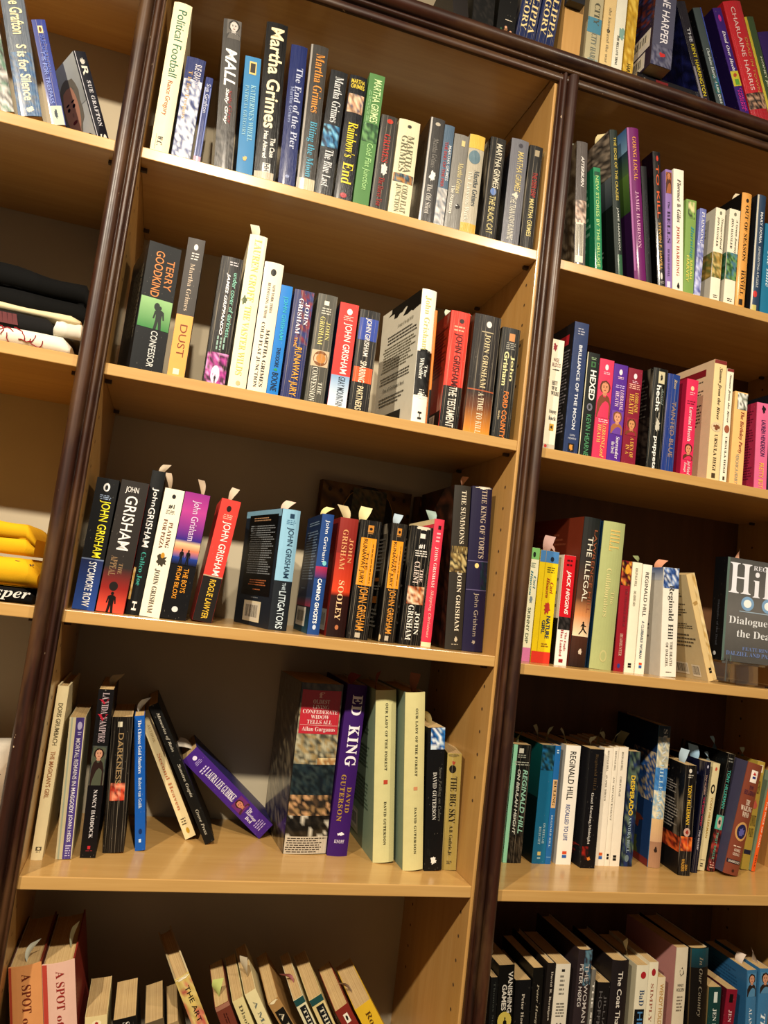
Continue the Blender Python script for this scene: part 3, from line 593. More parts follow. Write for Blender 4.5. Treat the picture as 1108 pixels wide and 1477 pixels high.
('h','#7a241f','dark red hardback fading from orange sunset',"central bay's third shelf",(.378,.05,.3369,.0288,.1808,.1193),-.0,.0,[('R',0,.3,0,1,'#9a3a32','#8f3029'),('R',.3,.62,0,1,'#a8372c','#d9522c'),('R',.62,.66,0,1,'#d9522c','#3a1714'),('R',.66,1,0,1,'#3a1714','#2a1210'),('A','JOHN',.17,.38,.6,.85,'#e0a97a','f'),('A','GRISHAM',.1,.44,.22,.5,'#e0a97a','f'),('T','SOOLEY',.53,.86,.32,.62,'#e6c79f','f'),('E',.9,.94,.4,.6,'#b87a55')],{'l': [('R',.78,.96,.4,.9,'#e3ddd0'),('K',.8,.94,.45,.85)],'lc': '#8f2f24','slip': '#d9cba0'}),
('c','#1d1a18','black paperback with an orange block,tidy copy',"central bay's third shelf",(.4124,.05,.3369,.0337,.1823,.113),-.0,.0,[('R',.15,.55,.12,.86,'#e9a32f'),('T','THE',.26,.42,.46,.56,'#5c3a10','n'),('T','RUNAWAY JURY',.16,.535,.18,.44,'#3a240c','n'),('V',.18,.53,.68,.78,'#7a5318',1),('A','JOHN GRISHAM',.56,.925,.22,.74,'#e0a24a','n'),('R',.04,.1,.38,.66,'#c98f3f'),('E',.06,.085,.45,.6,'#2a1a0c'),('M',.1,.12,.38,.66,'#a07a4a',1),('R',.945,.985,.36,.6,'#bfb6a4')],{'l': [('M',.16,.4,.2,.9,'#9a948a',8),('M',.56,.9,.2,.9,'#9a948a',6)],'lc': '#191615','slip': '#d9cf9a'}),
('c','#2a241d','worn black paperback with orange block,chewed foot corner',"central bay's third shelf",(.4587,.05,.3369,.0254,.1843,.1142),-.0,.0,[('R',.15,.55,.12,.86,'#e9a32f'),('T','THE',.26,.42,.46,.56,'#5c3a10','n'),('T','RUNAWAY JURY',.16,.535,.18,.44,'#3a240c','n'),('V',.18,.53,.68,.78,'#7a5318',1),('A','JOHN GRISHAM',.56,.925,.22,.74,'#e0a24a','n'),('R',.04,.1,.38,.66,'#c98f3f'),('E',.06,.085,.45,.6,'#2a1a0c'),('M',.1,.12,.38,.66,'#a07a4a',1),('R',.945,.985,.36,.6,'#bfb6a4'),('X',.93,1.0,-.05,.12,'#cdb88c')],{'l': [('M',.12,.42,.1,.8,'#a8a297',9),('R',.47,.5,.3,.7,'#c07a35'),('M',.53,.58,.2,.8,'#a8a297',2),('R',.63,.69,.3,.7,'#c07a35'),('M',.73,.9,.15,.8,'#a8a297',5)],'lc': '#171514','slip': '#a9bccb'}),
('c','#161514','black paperback with torn head,small brown picture',"central bay's third shelf",(.4966,.05,.3369,.035,.1851,.1147),-.0,.0,[('X',-.01,.035,.0,1.0,'#d9d2c0'),('R',.06,.1,.42,.66,'#e5e1d8'),('T','#1',.15,.19,.4,.68,'#efece6','HS'),('M',.2,.26,.25,.85,'#dedad2',3),('T','THE',.36,.47,.6,.74,'#ecd9cf','f'),('T','CLIENT',.3,.49,.3,.55,'#ecd9cf','f'),('N',.51,.66,.12,.9,['#b5622f','#e0b087','#7a3a1f','#f0d6b8'],4),('A','JOHN',.72,.91,.58,.82,'#eeeae2','f'),('A','GRISHAM',.67,.96,.24,.5,'#eeeae2','f')],{'l': [('M',.1,.35,.2,.9,'#8f8a82',7),('M',.45,.9,.2,.9,'#8f8a82',10)],'lc': '#131211'}),
('h','#d8475e','pink-red slim hardback with cream boards',"central bay's third shelf",(.5233,.05,.3369,.0163,.2006,.1324),-.0,.0,[('R',.05,.08,.4,.7,'#3a1a1e'),('M',.1,.19,.3,.75,'#f0b7bb',3),('A','JOHN GRISHAM',.22,.54,.3,.65,'#f4dcd8','f'),('T','Skipping Christmas',.56,.93,.3,.68,'#f0b9b0','i'),('R',.965,1,0,1,'#e8dcb8')],{'l': [('R',0,.08,.0,.9,'#e6d9b2'),('R',.04,.12,.5,1,'#d8475e')],'lc': '#e8dcb8','slip': '#a9c3bd'}),
('h','#3f3a33','tall dark grey-brown hardback with pale serif title',"central bay's third shelf",(.5694,.05,.3377,.0282,.2597,.16),-.0,-3.0,[('T','THE SUMMONS',.03,.36,.42,.72,'#ddd3bf','f'),('N',.375,.535,0,1,['#8a7447','#c9b784','#4d3f2a','#2f2920'],5),('R',.375,.42,.05,.95,'#8f7a4a','#5f5138'),('A','JOHN GRISHAM',.53,.89,.42,.72,'#e6dcc8','f'),('X',.92,.96,.45,.7,'#cbbfa8'),('M',.965,.975,.3,.8,'#b5aa94',1)],{'l': [('N',.0,1,.0,1,['#2a1a12','#3d2416','#1d120c','#4a2a1a'],14)],'lc': '#2a1a12','rc': '#3a352e','slip': '#a8765a'}),
('h','#2b2547','tall navy-purple hardback with pale title beside the panel',"central bay's third shelf",(.6016,.05,.3377,.0349,.263,.16),-.0,-2.6,[('T','THE KING OF TORTS',.02,.44,.45,.72,'#b9a99a','f'),('E',.47,.5,.32,.52,'#e9cf8f'),('R',.455,.46,0,1,'#6f6788'),('R',.63,.635,0,1,'#6f6788'),('N',.46,.63,.62,1,['#1f3a4a','#2b2547','#16303c'],3),('A','John Grisham',.65,.91,.35,.62,'#a89c8f','s'),('X',.93,.96,.4,.6,'#a89c8f'),('X',-.01,.02,.1,1,'#d9d2c2')],{}),
('h','#efe2ba','slim cream hardback with grey and rust title',"central bay's fourth shelf",(.012,.0589,.0001,.0146,.2306,.1522),-.0,-.5,[('A','DORIS GRUMBACH',.1,.345,.3,.72,'#7d745a','n'),('T',"THE MAGICIAN'S GIRL",.38,.65,.3,.72,'#b5835a','n'),('R',.925,.945,.3,.8,'#6b6350'),('E',.928,.942,.42,.7,'#efe2ba'),('M',.95,.957,.35,.75,'#8a816a',1)],{}),
('c','#e0d7b4','cream and purple paperback with white lettering',"central bay's fourth shelf",(.0454,.0642,.0006,.0204,.1889,.1171),-.0,-3.4,[('R',0,1,.42,.96,'#5a4a8c'),('R',0,1,.12,.22,'#b9c3b0'),('E',.03,.09,.55,.85,'#c5bedd'),('M',.1,.13,.6,.85,'#c5bedd',2),('T','MORTAL REMAINS IN MAGGODY',.15,.68,.55,.82,'#e9e4ee','n'),('A','JOAN HESS',.69,.88,.55,.82,'#e9e4ee','n'),('M',.9,.985,.55,.9,'#c5bedd',5)],{}),
('p','#161316',"tall black paperback with woman's portrait mid-spine","central bay's fourth shelf",(.076,.0716,.0005,.0205,.2287,.1418),-.0,-2.6,[('T','LA VIDA',.02,.15,.3,.75,'#b9a9ae','f'),('T','VAMPIRE',.165,.32,.3,.75,'#b9a9ae','f'),('T','V',.06,.09,.1,.8,'#b02f45','Hf'),('T','V',.15,.19,.1,.8,'#b02f45','Hf'),('N',.34,.575,.02,.98,['#4b524f','#2c3130','#6d6a5c'],4),('P',.35,.575,.08,.9,'#c79a80','#2a1c18','#5c6150'),('A','NANCY HADDOCK',.6,.885,.42,.66,'#d9d5d6','f'),('R',.93,.95,.42,.6,'#c03440'),('M',.955,.963,.3,.75,'#a03a44',1)],{'l': [('M',.05,.1,.2,.8,'#6b6466',2),('V',.15,.75,.3,.8,'#4d484a',8)],'lc': '#131012','slip': '#8a7a60'}),
('c','#25201c','heavily creased black paperback with red burst',"central bay's fourth shelf",(.1084,.0941,.0013,.0288,.1886,.117),-.0,-4.8,[('R',.035,.075,.3,.52,'#d6cfb9'),('T','DARKNESS',.12,.5,.36,.62,'#a58d68','n'),('N',.49,.62,.15,.85,['#c0442f','#e06a48','#7a2a20','#f0a080'],6)],{}),
('p','#1f66b5','slim bright blue paperback with white serif lettering',"central bay's fourth shelf",(.1451,.1063,.0011,.0142,.1913,.1186),-.0,-8.9,[('T','The Chinese Gold Murders',.03,.43,.35,.68,'#e3ecf4','f'),('A','Robert van Gulik',.46,.69,.35,.68,'#cfdfee','f'),('E',.84,.88,.35,.7,'#123c72'),('M',.9,.96,.35,.6,'#cfdfee',1)],{'lc': '#1b5597','rc': '#1f66b5','slip': '#dce4ea'}),
('p','#e9d9ae','cream leaning paperback with rust serif title',"central bay's fourth shelf",(.2181,.1624,.0046,.0164,.2073,.1286),-.0,-28.2,[('A','AUTHOR',.1,.24,.38,.62,'#c9b487','f'),('T','Second Heaven',.33,.78,.3,.62,'#c9855f','f'),('M',.84,.9,.2,.7,'#6b6047',3),('E',.92,.965,.35,.65,'#c9a23c')],{'l': [('M',.35,.6,.3,.7,'#6d6452',5)],'lc': '#b8ab8f','rc': '#d9cba5'}),
('p','#1a1916','slim black leaning paperback with white script',"central bay's fourth shelf",(.2467,.144,.0037,.0151,.2285,.1417),-.0,-29.8,[('T','Memories of Rain',.06,.34,.35,.7,'#b9b4a6','i'),('A','Sunetra Gupta',.43,.67,.35,.7,'#b9b4a6','i'),('T','Grove Press',.76,.94,.35,.65,'#b9b4a6','i')],{'lc': '#8a6f4c'}),
('p','#55318c','purple paperback leaning far over to the side',"central bay's fourth shelf",(.3365,.1817,.0113,.0295,.178,.1104),-.0,-50.2,[('E',.04,.08,.4,.65,'#e6def0'),('M',.09,.13,.3,.75,'#b7a3d6',3),('M',.17,.22,.2,.8,'#d9cbea',2),('A','LAURA LEE GUHRKE',.23,.58,.3,.72,'#f0eaf4','f'),('P',.6,.72,.15,.9,'#c98a72','#4a2a28','#7a3a78'),('T','The',.735,.78,.6,.8,'#e9e0f0','f'),('T','Marriage',.735,.86,.4,.6,'#e9e0f0','f'),('T','Bed',.77,.84,.2,.38,'#e9e0f0','f'),('M',.87,.95,.25,.8,'#c4b2de',4)],{'lc': '#3f2570','rc': '#3a3670','slip': '#b9b0a2'}),
('m','#3d382f','very thick paperback with battle painting,red title block',"central bay's fourth shelf",(.3893,.1172,.0007,.0684,.2588,.15),4.0,-1.1,[('N',0,.12,0,1,['#5a5348','#4a443a','#6b6455'],3),('N',.12,.48,0,1,['#8f8c78','#b9b39a','#5d5a4c','#a8956d'],8),('N',.44,.56,.55,1,['#d9c9a0','#e6cfa0','#b08a5c'],15),('N',.48,.68,0,1,['#2a3a40','#1c282c','#3d4a4a','#16202a'],9),('N',.66,.8,0,1,['#5c4a38','#2b2622','#a88a62','#3a332c','#c9a27a'],21),('N',.78,.9,.0,1,['#161412','#3a352e','#d0cabb','#26221e','#0f0e0d'],31),('R',.9,1,0,1,'#c9bfae'),('M',.905,.995,.02,.98,'#38302a',7),('R',.04,.3,.03,.97,'#c23a48'),('T','f',.05,.085,.42,.56,'#e9b9b0','Hf'),('T','OLDEST',.095,.12,.3,.7,'#f3dedb','Hf'),('T','LIVING',.128,.15,.3,.7,'#f3dedb','Hf'),('T','CONFEDERATE',.157,.18,.08,.92,'#f3dedb','Hf'),('T','WIDOW',.187,.21,.28,.72,'#f3dedb','Hf'),('T','TELLS ALL',.217,.24,.2,.8,'#f3dedb','Hf'),('R',.247,.25,.05,.95,'#e6a9a6'),('A','Allan Gurganus',.258,.29,.1,.9,'#f3dedb','Hf')],{'l': [('N',0,.15,0,1,['#4a443a','#3a352e'],3),('N',.15,1,0,1,['#2a251f','#4a4238','#6d6452','#171411','#8a8069'],17)],'lc': '#2a251f'}),
('h','#4a2372','tall purple hardback with huge white slab title',"central bay's fourth shelf",(.4402,.1142,.0,.0321,.2628,.16),-.0,.0,[('T','ED',.06,.18,.3,.82,'#efe9ee','F'),('T','KING',.24,.48,.28,.85,'#efe9ee','F'),('A','DAVID',.6,.75,.58,.8,'#b08f4a','F'),('A','GUTERSON',.53,.8,.22,.46,'#b08f4a','F'),('X',.86,.885,.3,.75,'#efe9ee'),('T','KNOPF',.905,.925,.25,.75,'#d9cfe0','HF')],{'slip': '#8a3a33'}),
('h','#d4cf9f','sage hardback with red mark,back cover swung out',"central bay's fourth shelf",(.5077,.0875,.0018,.0333,.2615,.16),-.0,-6.1,[('T','OUR LADY OF THE FOREST',.075,.47,.45,.58,'#5d5c45','F'),('R',.525,.55,.42,.62,'#c0553f'),('A','DAVID GUTERSON',.65,.9,.45,.58,'#5d5c45','F')],{'l': [('M',.2,.3,.3,.8,'#5f725f',4),('M',.36,.5,.2,.8,'#5f725f',6),('M',.56,.75,.2,.8,'#5f725f',8),('R',.8,.95,.1,.4,'#c9c7a8'),('K',.82,.92,.13,.36)],'lc': '#8fa18b','rc': '#c9c79a','slip': '#8a4a33'}),
('h','#d6cf9d','sage hardback with clean edges,nearer the side panel',"central bay's fourth shelf",(.5462,.0575,.0017,.032,.2655,.16),-.0,-6.1,[('T','OUR LADY OF THE FOREST',.09,.475,.5,.63,'#5d5c45','F'),('R',.535,.555,.45,.65,'#d39a72'),('A','DAVID GUTERSON',.65,.91,.5,.62,'#5d5c45','F')],{'lc': '#87998a','slip': '#8f5a3c'}),
('p','#171719','black paperback with blue and white photo at head',"central bay's fourth shelf",(.5792,.058,.0013,.0286,.2144,.1329),-.0,-5.2,[('N',.0,.155,.18,1,['#e6ebee','#3f7fb8','#cfdfe8','#1f4f8a'],6),('A','DAVID GUTERSON',.315,.65,.36,.58,'#cfcdc6','f'),('T','Snow Falling on Cedars',.28,.66,.66,.88,'#6b6a62','i'),('X',.9,.965,.3,.7,'#e6e4de'),('N',.78,.9,.15,.3,['#2b2b2b','#171719'],3)],{'slip': '#ddd09a'}),
('c','#b3a05f','worn tan paperback with black title and frayed edges',"central bay's fourth shelf",(.6076,.064,.0006,.0229,.1758,.109),-11.0,-3.2,[('E',.1,.17,.15,.65,'#2a251c'),('X',.06,.1,.3,.6,'#b0553f'),('T','THE BIG SKY',.2,.6,.3,.75,'#2b261d','f'),('A','A.B. Guthrie,Jr.',.62,.88,.35,.62,'#3a3427','f'),('X',.0,.03,.0,.9,'#8f7f50'),('M',.92,.95,.3,.7,'#5c533a',3)],{'lc': '#8a7d4a'}),
('h','#d9a06b','thick peach hardback with brown title,panel-side copy',"central bay's bottom shelf",(.0653,.045,-.3582,.0397,.2354,.16),-.0,-10.9,[('R',0,1,0,.08,'#b5553f'),('T','A SPOT',.04,.25,.4,.68,'#7a3a26','f'),('T','of',.275,.335,.4,.62,'#7a3a26','f'),('T','BOTHER',.36,.66,.4,.68,'#7a3a26','f')],{'lc': '#5a3a30','rc': '#7f3a2a','slip': '#c9cfc0'}),
('h','#e3bfae','thick pale pink hardback with red-brown title',"central bay's bottom shelf",(.1068,.045,-.3579,.0403,.2386,.16),-.0,-11.0,[('R',0,1,0,.15,'#c25548'),('T','A SPOT',.04,.25,.42,.68,'#a03a33','f'),('T','of',.275,.335,.42,.62,'#a03a33','f'),('T','BOTHER',.36,.66,.42,.68,'#a03a33','f')],{'lc': '#55302a','rc': '#8f3a30','slip': '#c3cbb0'}),
('p','#e0cf9f','cream paperback with a red heart emblem',"central bay's bottom shelf",(.142,.045,-.36,.0279,.1692,.1049),-.0,-7.6,[('E',.03,.08,.3,.75,'#efe3c0'),('X',.035,.07,.4,.65,'#b03a33')],{}),
('p','#1c1a18','black paperback with lettering near its bent head',"central bay's bottom shelf",(.1918,.045,-.3589,.0298,.1672,.1037),-.0,-12.2,[('T','Stories',.03,.2,.4,.7,'#d9d4c8','f')],{'rc': '#241f1b'}),
('p','#8a7a5f','drab paperback with curling page block',"central bay's bottom shelf",(.2474,.045,-.3582,.0245,.1666,.1033),-.0,-18.2,[('R',0,.1,0,1,'#6b5d46')],{'rc': '#2b231c'}),
('p','#a08a66','short tan paperback under the leaning yellow one',"central bay's bottom shelf",(.28,.045,-.3594,.0149,.1673,.1038),-.0,-20.8,[],{}),
('h','#d9c47f','yellow floral leaning hardback with black title',"central bay's bottom shelf",(.338,.0634,-.3572,.0204,.2432,.15),8.6,-28.4,[('X',-.005,.02,0,1,'#efe6cc'),('N',.02,.9,.0,1,['#dcc887','#d3b86c','#cf8a6f','#d9c47f','#c96f5f'],5),('T','THE ART OF BREATHING',.06,.7,.4,.72,'#2f2a22','n')],{'lc': '#b5a684','rc': '#cdbf9c'}),
('p','#7d4535','red-brown leaning paperback',"central bay's bottom shelf",(.3777,.045,-.3573,.0202,.2003,.1242),-.0,-28.0,[('V',.06,.2,.35,.65,'#4d241c',2),('R',.0,.03,0,1,'#a87a66')],{'slip': '#b9c36f'}),
('p','#dccf9c','slim ivory leaning paperback with grey title',"central bay's bottom shelf",(.407,.045,-.3582,.0156,.2105,.1305),-.0,-29.0,[('T','Disobedience',.04,.42,.35,.65,'#6b654f','f')],{}),
('p','#e3d8ac','pale leaning paperback with grey-blue title',"central bay's bottom shelf",(.4392,.045,-.3576,.0165,.2265,.1404),-.0,-31.5,[('T','A MAP of',.06,.4,.35,.65,'#6f7a78','f')],{'slip': '#d9cdb0'}),
('p','#b08d5c','tan leaning paperback with black title block',"central bay's bottom shelf",(.4878,.045,-.3551,.0166,.2227,.1381),-.0,-36.6,[('R',.07,.5,.15,.95,'#24211c'),('T','A MAP of',.09,.45,.35,.72,'#d9cfb5','f'),('X',-.005,.02,0,.9,'#e6d9b5')],{}),
('p','#ded7b5','white leaning paperback with teal head,pink slip',"central bay's bottom shelf",(.5075,.045,-.3565,.0147,.2168,.1344),-.0,-32.6,[('R',0,.045,0,1,'#2f5a58'),('R',.06,.5,.25,.85,'#24282a'),('T','THE BODY',.08,.45,.4,.72,'#dcd6bf','f')],{'slip': '#d98fa0'}),
('p','#dbc994','buff leaning paperback with teal head',"central bay's bottom shelf",(.5309,.045,-.3569,.0193,.2172,.1346),-.0,-32.1,[('R',0,.045,0,1,'#2f5a58'),('R',.06,.5,.25,.85,'#24282a'),('T','THE BODY',.08,.45,.4,.72,'#dcd6bf','f')],{}),
('p','#8f3a30','brick-red leaning paperback with white square emblem',"central bay's bottom shelf",(.5762,.045,-.3549,.0208,.2057,.1275),-.0,-35.7,[('R',.05,.12,.35,.68,'#efe9da'),('X',.06,.11,.42,.62,'#2a2320'),('T','L',.19,.3,.4,.65,'#e6d9c0','f')],{}),
('p','#e0bb3c','yellow leaning paperback,last of the slumped row',"central bay's bottom shelf",(.6057,.045,-.3534,.0265,.2061,.1278),-.0,-34.9,[('T','Romance',.06,.4,.4,.68,'#6b4a1c','f')],{'slip': '#cfc6b2'}),
('p','#2a2422','black paperback with yellow scrollwork at its foot','ledge above central bay',(.4489,.005,1.3291,.0259,.1042,.1),-.0,-9.2,[('R',.955,.965,.05,.95,'#cfae3f'),('X',.86,.93,.2,.8,'#d9c24a'),('M',.93,.95,.1,.9,'#cfc38f',1)],{}),
('p','#181614','dark paperback with ragged blackened spine','ledge above central bay',(.4842,.005,1.3276,.0376,.1221,.1),-.0,-1.8,[('N',.3,1,0,1,['#181614','#2b2724','#0f0e0d'],4)],{}),
('p','#131211','black paperback with ladies in green dresses','ledge above central bay',(.5245,.005,1.327,.0324,.1553,.1),-.0,.0,[('X',.8,.99,.05,.35,'#3f6b4a'),('E',.84,.87,.15,.3,'#d9a88a'),('X',.82,.98,.55,.98,'#4a8a5a'),('E',.82,.855,.7,.85,'#d9a88a'),('X',.78,.9,.35,.65,'#8f6a4a'),('E',.78,.81,.42,.56,'#d9a88a'),('M',.7,.72,.4,.8,'#d9d0c0',1)],{}),
('c','#24335f','navy paperback with cream stacked author name,spine flat','ledge above central bay',(.5586,.005,1.3283,.0344,.1627,.1009),-.0,4.3,[('A','PHILIPPA',.1,.8,.55,.88,'#e6d3a0','f'),('A','GREGORY',.12,.78,.15,.45,'#e6d3a0','f'),('T','HARPER',.885,.92,.1,.9,'#b9b6c4','Hf'),('R',.94,.943,.1,.9,'#b9b6c4')],{'lc': '#1a2545'}),
('c','#233260','navy paperback with cream author name beside the panel','ledge above central bay',(.5939,.005,1.3283,.0332,.1765,.1094),-.0,4.5,[('A','PHILIPPA',.1,.8,.55,.88,'#e6d3a0','f'),('A','GREGORY',.12,.78,.15,.45,'#e6d3a0','f'),('T','HARPER',.885,.92,.1,.9,'#b9b6c4','Hf'),('R',.94,.943,.1,.9,'#b9b6c4')],{'lc': '#1a2545'}),
('p','#bdb496','faded buff and blue paperback by the panel','ledge above display-stand bay',(.6848,.005,1.327,.0266,.19,.1178),-.0,.0,[('R',.45,.6,0,1,'#5f93a8'),('T','CITY',.3,.52,.4,.8,'#6b6a5c','f'),('A','CITY HARDIN',.6,.94,.35,.75,'#8a8f86','f'),('N',.85,1,0,1,['#bdb496','#8fa5a8','#d1c8a8'],4)],{}),
('p','#dfc795','cream paperback with faint grey title','ledge above display-stand bay',(.7119,.005,1.327,.0227,.19,.1178),-.0,.0,[('T','she knows and the war ends',.3,.97,.4,.65,'#a89a7c','f'),('X',.5,.56,.3,.7,'#3a342c')],{}),
('p','#e6e3d3','white and sea-green paperback with small black title','ledge above display-stand bay',(.7338,.005,1.327,.02,.195,.1209),-.0,.0,[('X',.85,1.02,-.1,1.1,'#8fa89a'),('X',.45,.6,.3,1.1,'#8fb0a8'),('T','THE BELLANY TRIAL',.55,.84,.3,.52,'#3a3a36','f')],{}),
('p','#c9a63c','mustard speckled paperback with black block lettering','ledge above display-stand bay',(.7561,.005,1.327,.0193,.19,.1178),-.0,.0,[('N',0,1,0,1,['#c9a63c','#b8922c','#d9bd5c'],7),('A','HARKEY',.78,.94,.35,.75,'#2a2012','S')],{}),
('p','#5f5f73','grey-violet paperback pulled forward past the ledge','ledge above display-stand bay',(.8043,-.02,1.3625,.0409,.19,.1178),-.0,.0,[('A','KARINE HARPER',.1,.78,.35,.72,'#e9e6ec','n'),('X',.85,.92,.3,.7,'#c23a3a'),('N',.8,1,0,1,['#5f5f73','#4a4a66','#77778a'],3),('X',.86,.915,.3,.7,'#c23a3a')],{'l': [('N',.0,.55,0,1,['#4a2a33','#7a3a2c','#2a2a4a','#3f4a78'],6),('R',.62,.8,.2,.95,'#ded8d0'),('K',.64,.74,.3,.9),('R',.82,.98,.2,.85,'#ded8d0'),('K',.84,.96,.25,.8)],'lc': '#3a2f48'}),
('m','#2a2430','dark leaning paperback with bright yellow author lettering','ledge above display-stand bay',(.9189,.0,1.3305,.0188,.2,.124),-.0,-21.5,[('A','KENT HARRINGTON',.4,.88,.35,.75,'#d9c93a','n'),('T','THE',.25,.38,.35,.7,'#cfd0d4','n'),('M',.9,.95,.3,.7,'#c07a5a',3),('R',.6,1,.05,.25,'#8a858c')],{'l': [('N',0,1,0,1,['#1f2350','#2a2f6a','#16183a'],5)],'lc': '#1f2350'}),
('p','#4f5a5c','grey-teal leaning paperback with white script lettering','ledge above display-stand bay',(.9533,.0,1.3302,.0174,.2,.124),-.0,-21.5,[('A','Charlaine Harris',.38,.66,.35,.7,'#cfd8d8','i'),('T','A Little Quick Lies',.68,.97,.35,.7,'#e0e6e2','i'),('N',.62,.8,.2,1,['#2f6a58','#3f7a8a','#4f5a5c'],4),('R',0,1,.88,1,'#4f5fb0')],{'lc': '#14161a'}),
('p','#4a2a80','purple leaning paperback with pink author lettering','ledge above display-stand bay',(1.0049,.0,1.3308,.0182,.2164,.1342),-.0,-22.8,[('E',.06,.12,.35,.7,'#c23f9a'),('T','Dead Over Heels',.2,.55,.35,.72,'#efeaf2','i'),('R',.55,.68,.02,.98,'#c9c24a'),('X',.56,.61,.2,.8,'#b5573f'),('R',.62,.67,.3,.8,'#6fa548'),('A','CHARLAINE',.7,.9,.55,.82,'#d63fa0','n'),('A','HARRIS',.72,.88,.25,.5,'#d63fa0','n'),('R',.93,.965,.3,.75,'#efeaf2')],{'l': [('M',.2,.85,.25,.75,'#4a3a70',12),('R',.92,1,.55,.95,'#cfc9bf')],'lc': '#2b1a52'}),
('m','#c9303c','tall red glossy book with spaced white capitals','ledge above display-stand bay',(1.0367,.0,1.335,.0395,.235,.1457),-.0,-21.4,[('A','CHARLAINE HARRIS',.05,.72,.3,.52,'#f0d4d0','s'),('T','DEAD IN TOWN',.3,.74,.68,.84,'#d9a95c','s'),('N',.74,.87,0,1,['#2a2320','#c9a48a','#191614','#8a6a55'],5),('R',.87,1,0,1,'#b8283a')],{}),
('m','#4a5f3a','green leaning book with yellow edge and tulips','ledge above display-stand bay',(1.0712,.0,1.3319,.0209,.22,.1364),-.0,-21.6,[('R',0,1,0,.22,'#c9b83f'),('T','HONEY JENNY',.35,.72,.5,.8,'#dfe3c8','n'),('X',.72,.86,.35,.95,'#e6c23c'),('X',.8,.95,.1,.6,'#b9b83f')],{}),
('p','#42296b',"violet leaning paperback at the ledge's far end",'ledge above display-stand bay',(1.0998,.0,1.3329,.0287,.2,.124),-.0,-21.9,[('A','HARRIS',.4,.65,.4,.75,'#e3dcec','S')],{}),
('m','#6a6462','grey book with barcode foot beside the post',"display-stand bay's top shelf",(.7008,.006,.9877,.0203,.2157,.1337),-.0,-4.5,[('A','AFTERBURN',.12,.37,.4,.7,'#e3e0dc','B'),('N',.48,.66,0,1,['#b59a8a','#d9c6b8','#7a6a62'],6),('K',.64,.98,.05,.75)],{'l': [('N',0,1,0,1,['#3f3a36','#8a8272','#5a534a'],4)],'lc': '#8a8272','slip': '#c9d2bd'}),
('p','#2c8a62','green paperback with pale yellow title',"display-stand bay's top shelf",(.7373,.006,.9877,.0131,.1792,.1111),-.0,-7.0,[('T','NEW STORIES BY THE DELUGE',.08,.97,.25,.7,'#b9d48f','n'),('R',.04,.08,.1,.9,'#1f5a42')],{'l': [('M',.15,.8,.3,.9,'#7fb89c',9)],'lc': '#1f7a55'}),
('h','#2f3b36','tall dark book with mountain photo on its back',"display-stand bay's top shelf",(.7768,.006,.9879,.0144,.256,.16),-.0,-8.3,[('T','THE EDGE OF THE CRAZIES',.05,.49,.4,.75,'#cdbb62','n'),('A','JAMIE HARRISON',.54,.83,.4,.72,'#c9ccc6','n'),('R',.86,1,.3,.9,'#3f6b4f')],{'l': [('N',0,.32,0,1,['#7d746a','#a89a8a','#5f574f','#3d3a38'],6),('R',.32,.52,0,1,'#70757a','#3f464d'),('R',.52,1,0,1,'#1f2322','#16191a'),('M',.55,.9,.1,.8,'#8a8f8a',12)],'lc': '#55504a','slip': '#d3c491'}),
('h','#7a2a70','tall magenta-purple book with orange title',"display-stand bay's top shelf",(.8174,.006,.9886,.0225,.27,.16),-.0,-8.8,[('T','GOING LOCAL',.06,.35,.35,.68,'#d9a05a','f'),('A','JAMIE HARRISON',.42,.79,.35,.68,'#d3a9c4','f'),('R',.0,.94,.0,.12,'#a86aa0')],{'l': [('R',0,.15,0,1,'#4f77a5','#8fb0c9'),('R',.15,.3,0,1,'#3a4f5f','#5f7a52'),('R',.3,.55,0,1,'#6b8a48','#3f5a30'),('R',.55,1,0,1,'#3d1f4a','#331a40')],'lc': '#3f5a78'}),
('p','#191b20','flat black book back with raised lettering',"display-stand bay's top shelf",(.835,.006,.9877,.0108,.2078,.1288),-.0,-8.5,[('V',.2,.85,.3,.8,'#3d4046',2)],{'lc': '#15171b'}),
('m','#1b1715','black glossy book with big orange title',"display-stand bay's top shelf",(.8591,.006,.9879,.015,.2407,.1492),-.0,-7.8,[('E',.03,.07,.4,.7,'#c23a33'),('T','TO KILL',.1,.5,.3,.68,'#dd6a33','n'),('T','A',.04,.06,.5,.7,'#dd6a33','n'),('A','STEVEN F. HAVILL',.53,.88,.35,.68,'#e0b25a','n'),('E',.9,.95,.35,.65,'#d6d2ca'),('M',.96,.98,.3,.8,'#b5b0a6',2)],{'l': [('R',0,.1,.0,.8,'#6b4228')],'lc': '#121110'}),
('p','#9a7fb8','lilac paperback with half a face at its head',"display-stand bay's top shelf",(.8737,.006,.9875,.0128,.2142,.1328),-.0,-5.3,[('P',.02,.2,.05,.95,'#c98a62','#4a2a1c','#a5683f'),('T','The',.27,.33,.35,.65,'#3a2a4a','f'),('T','BELLS',.35,.62,.25,.72,'#3a2a4a','f'),('A','RICHARD HARVELL',.67,.9,.3,.6,'#5a4572','f'),('R',.94,.99,.2,.7,'#e3d9ea')],{}),
('p','#efe9da','white paperback with black handwritten title',"display-stand bay's top shelf",(.8917,.006,.9877,.0206,.2199,.1363),-.0,-4.6,[('T','Florence & Giles',.08,.44,.35,.72,'#4a443c','i'),('A','JOHN HARDING',.47,.88,.3,.62,'#b5583f','f'),('X',.93,.99,.35,.7,'#1f1c1a')],{}),
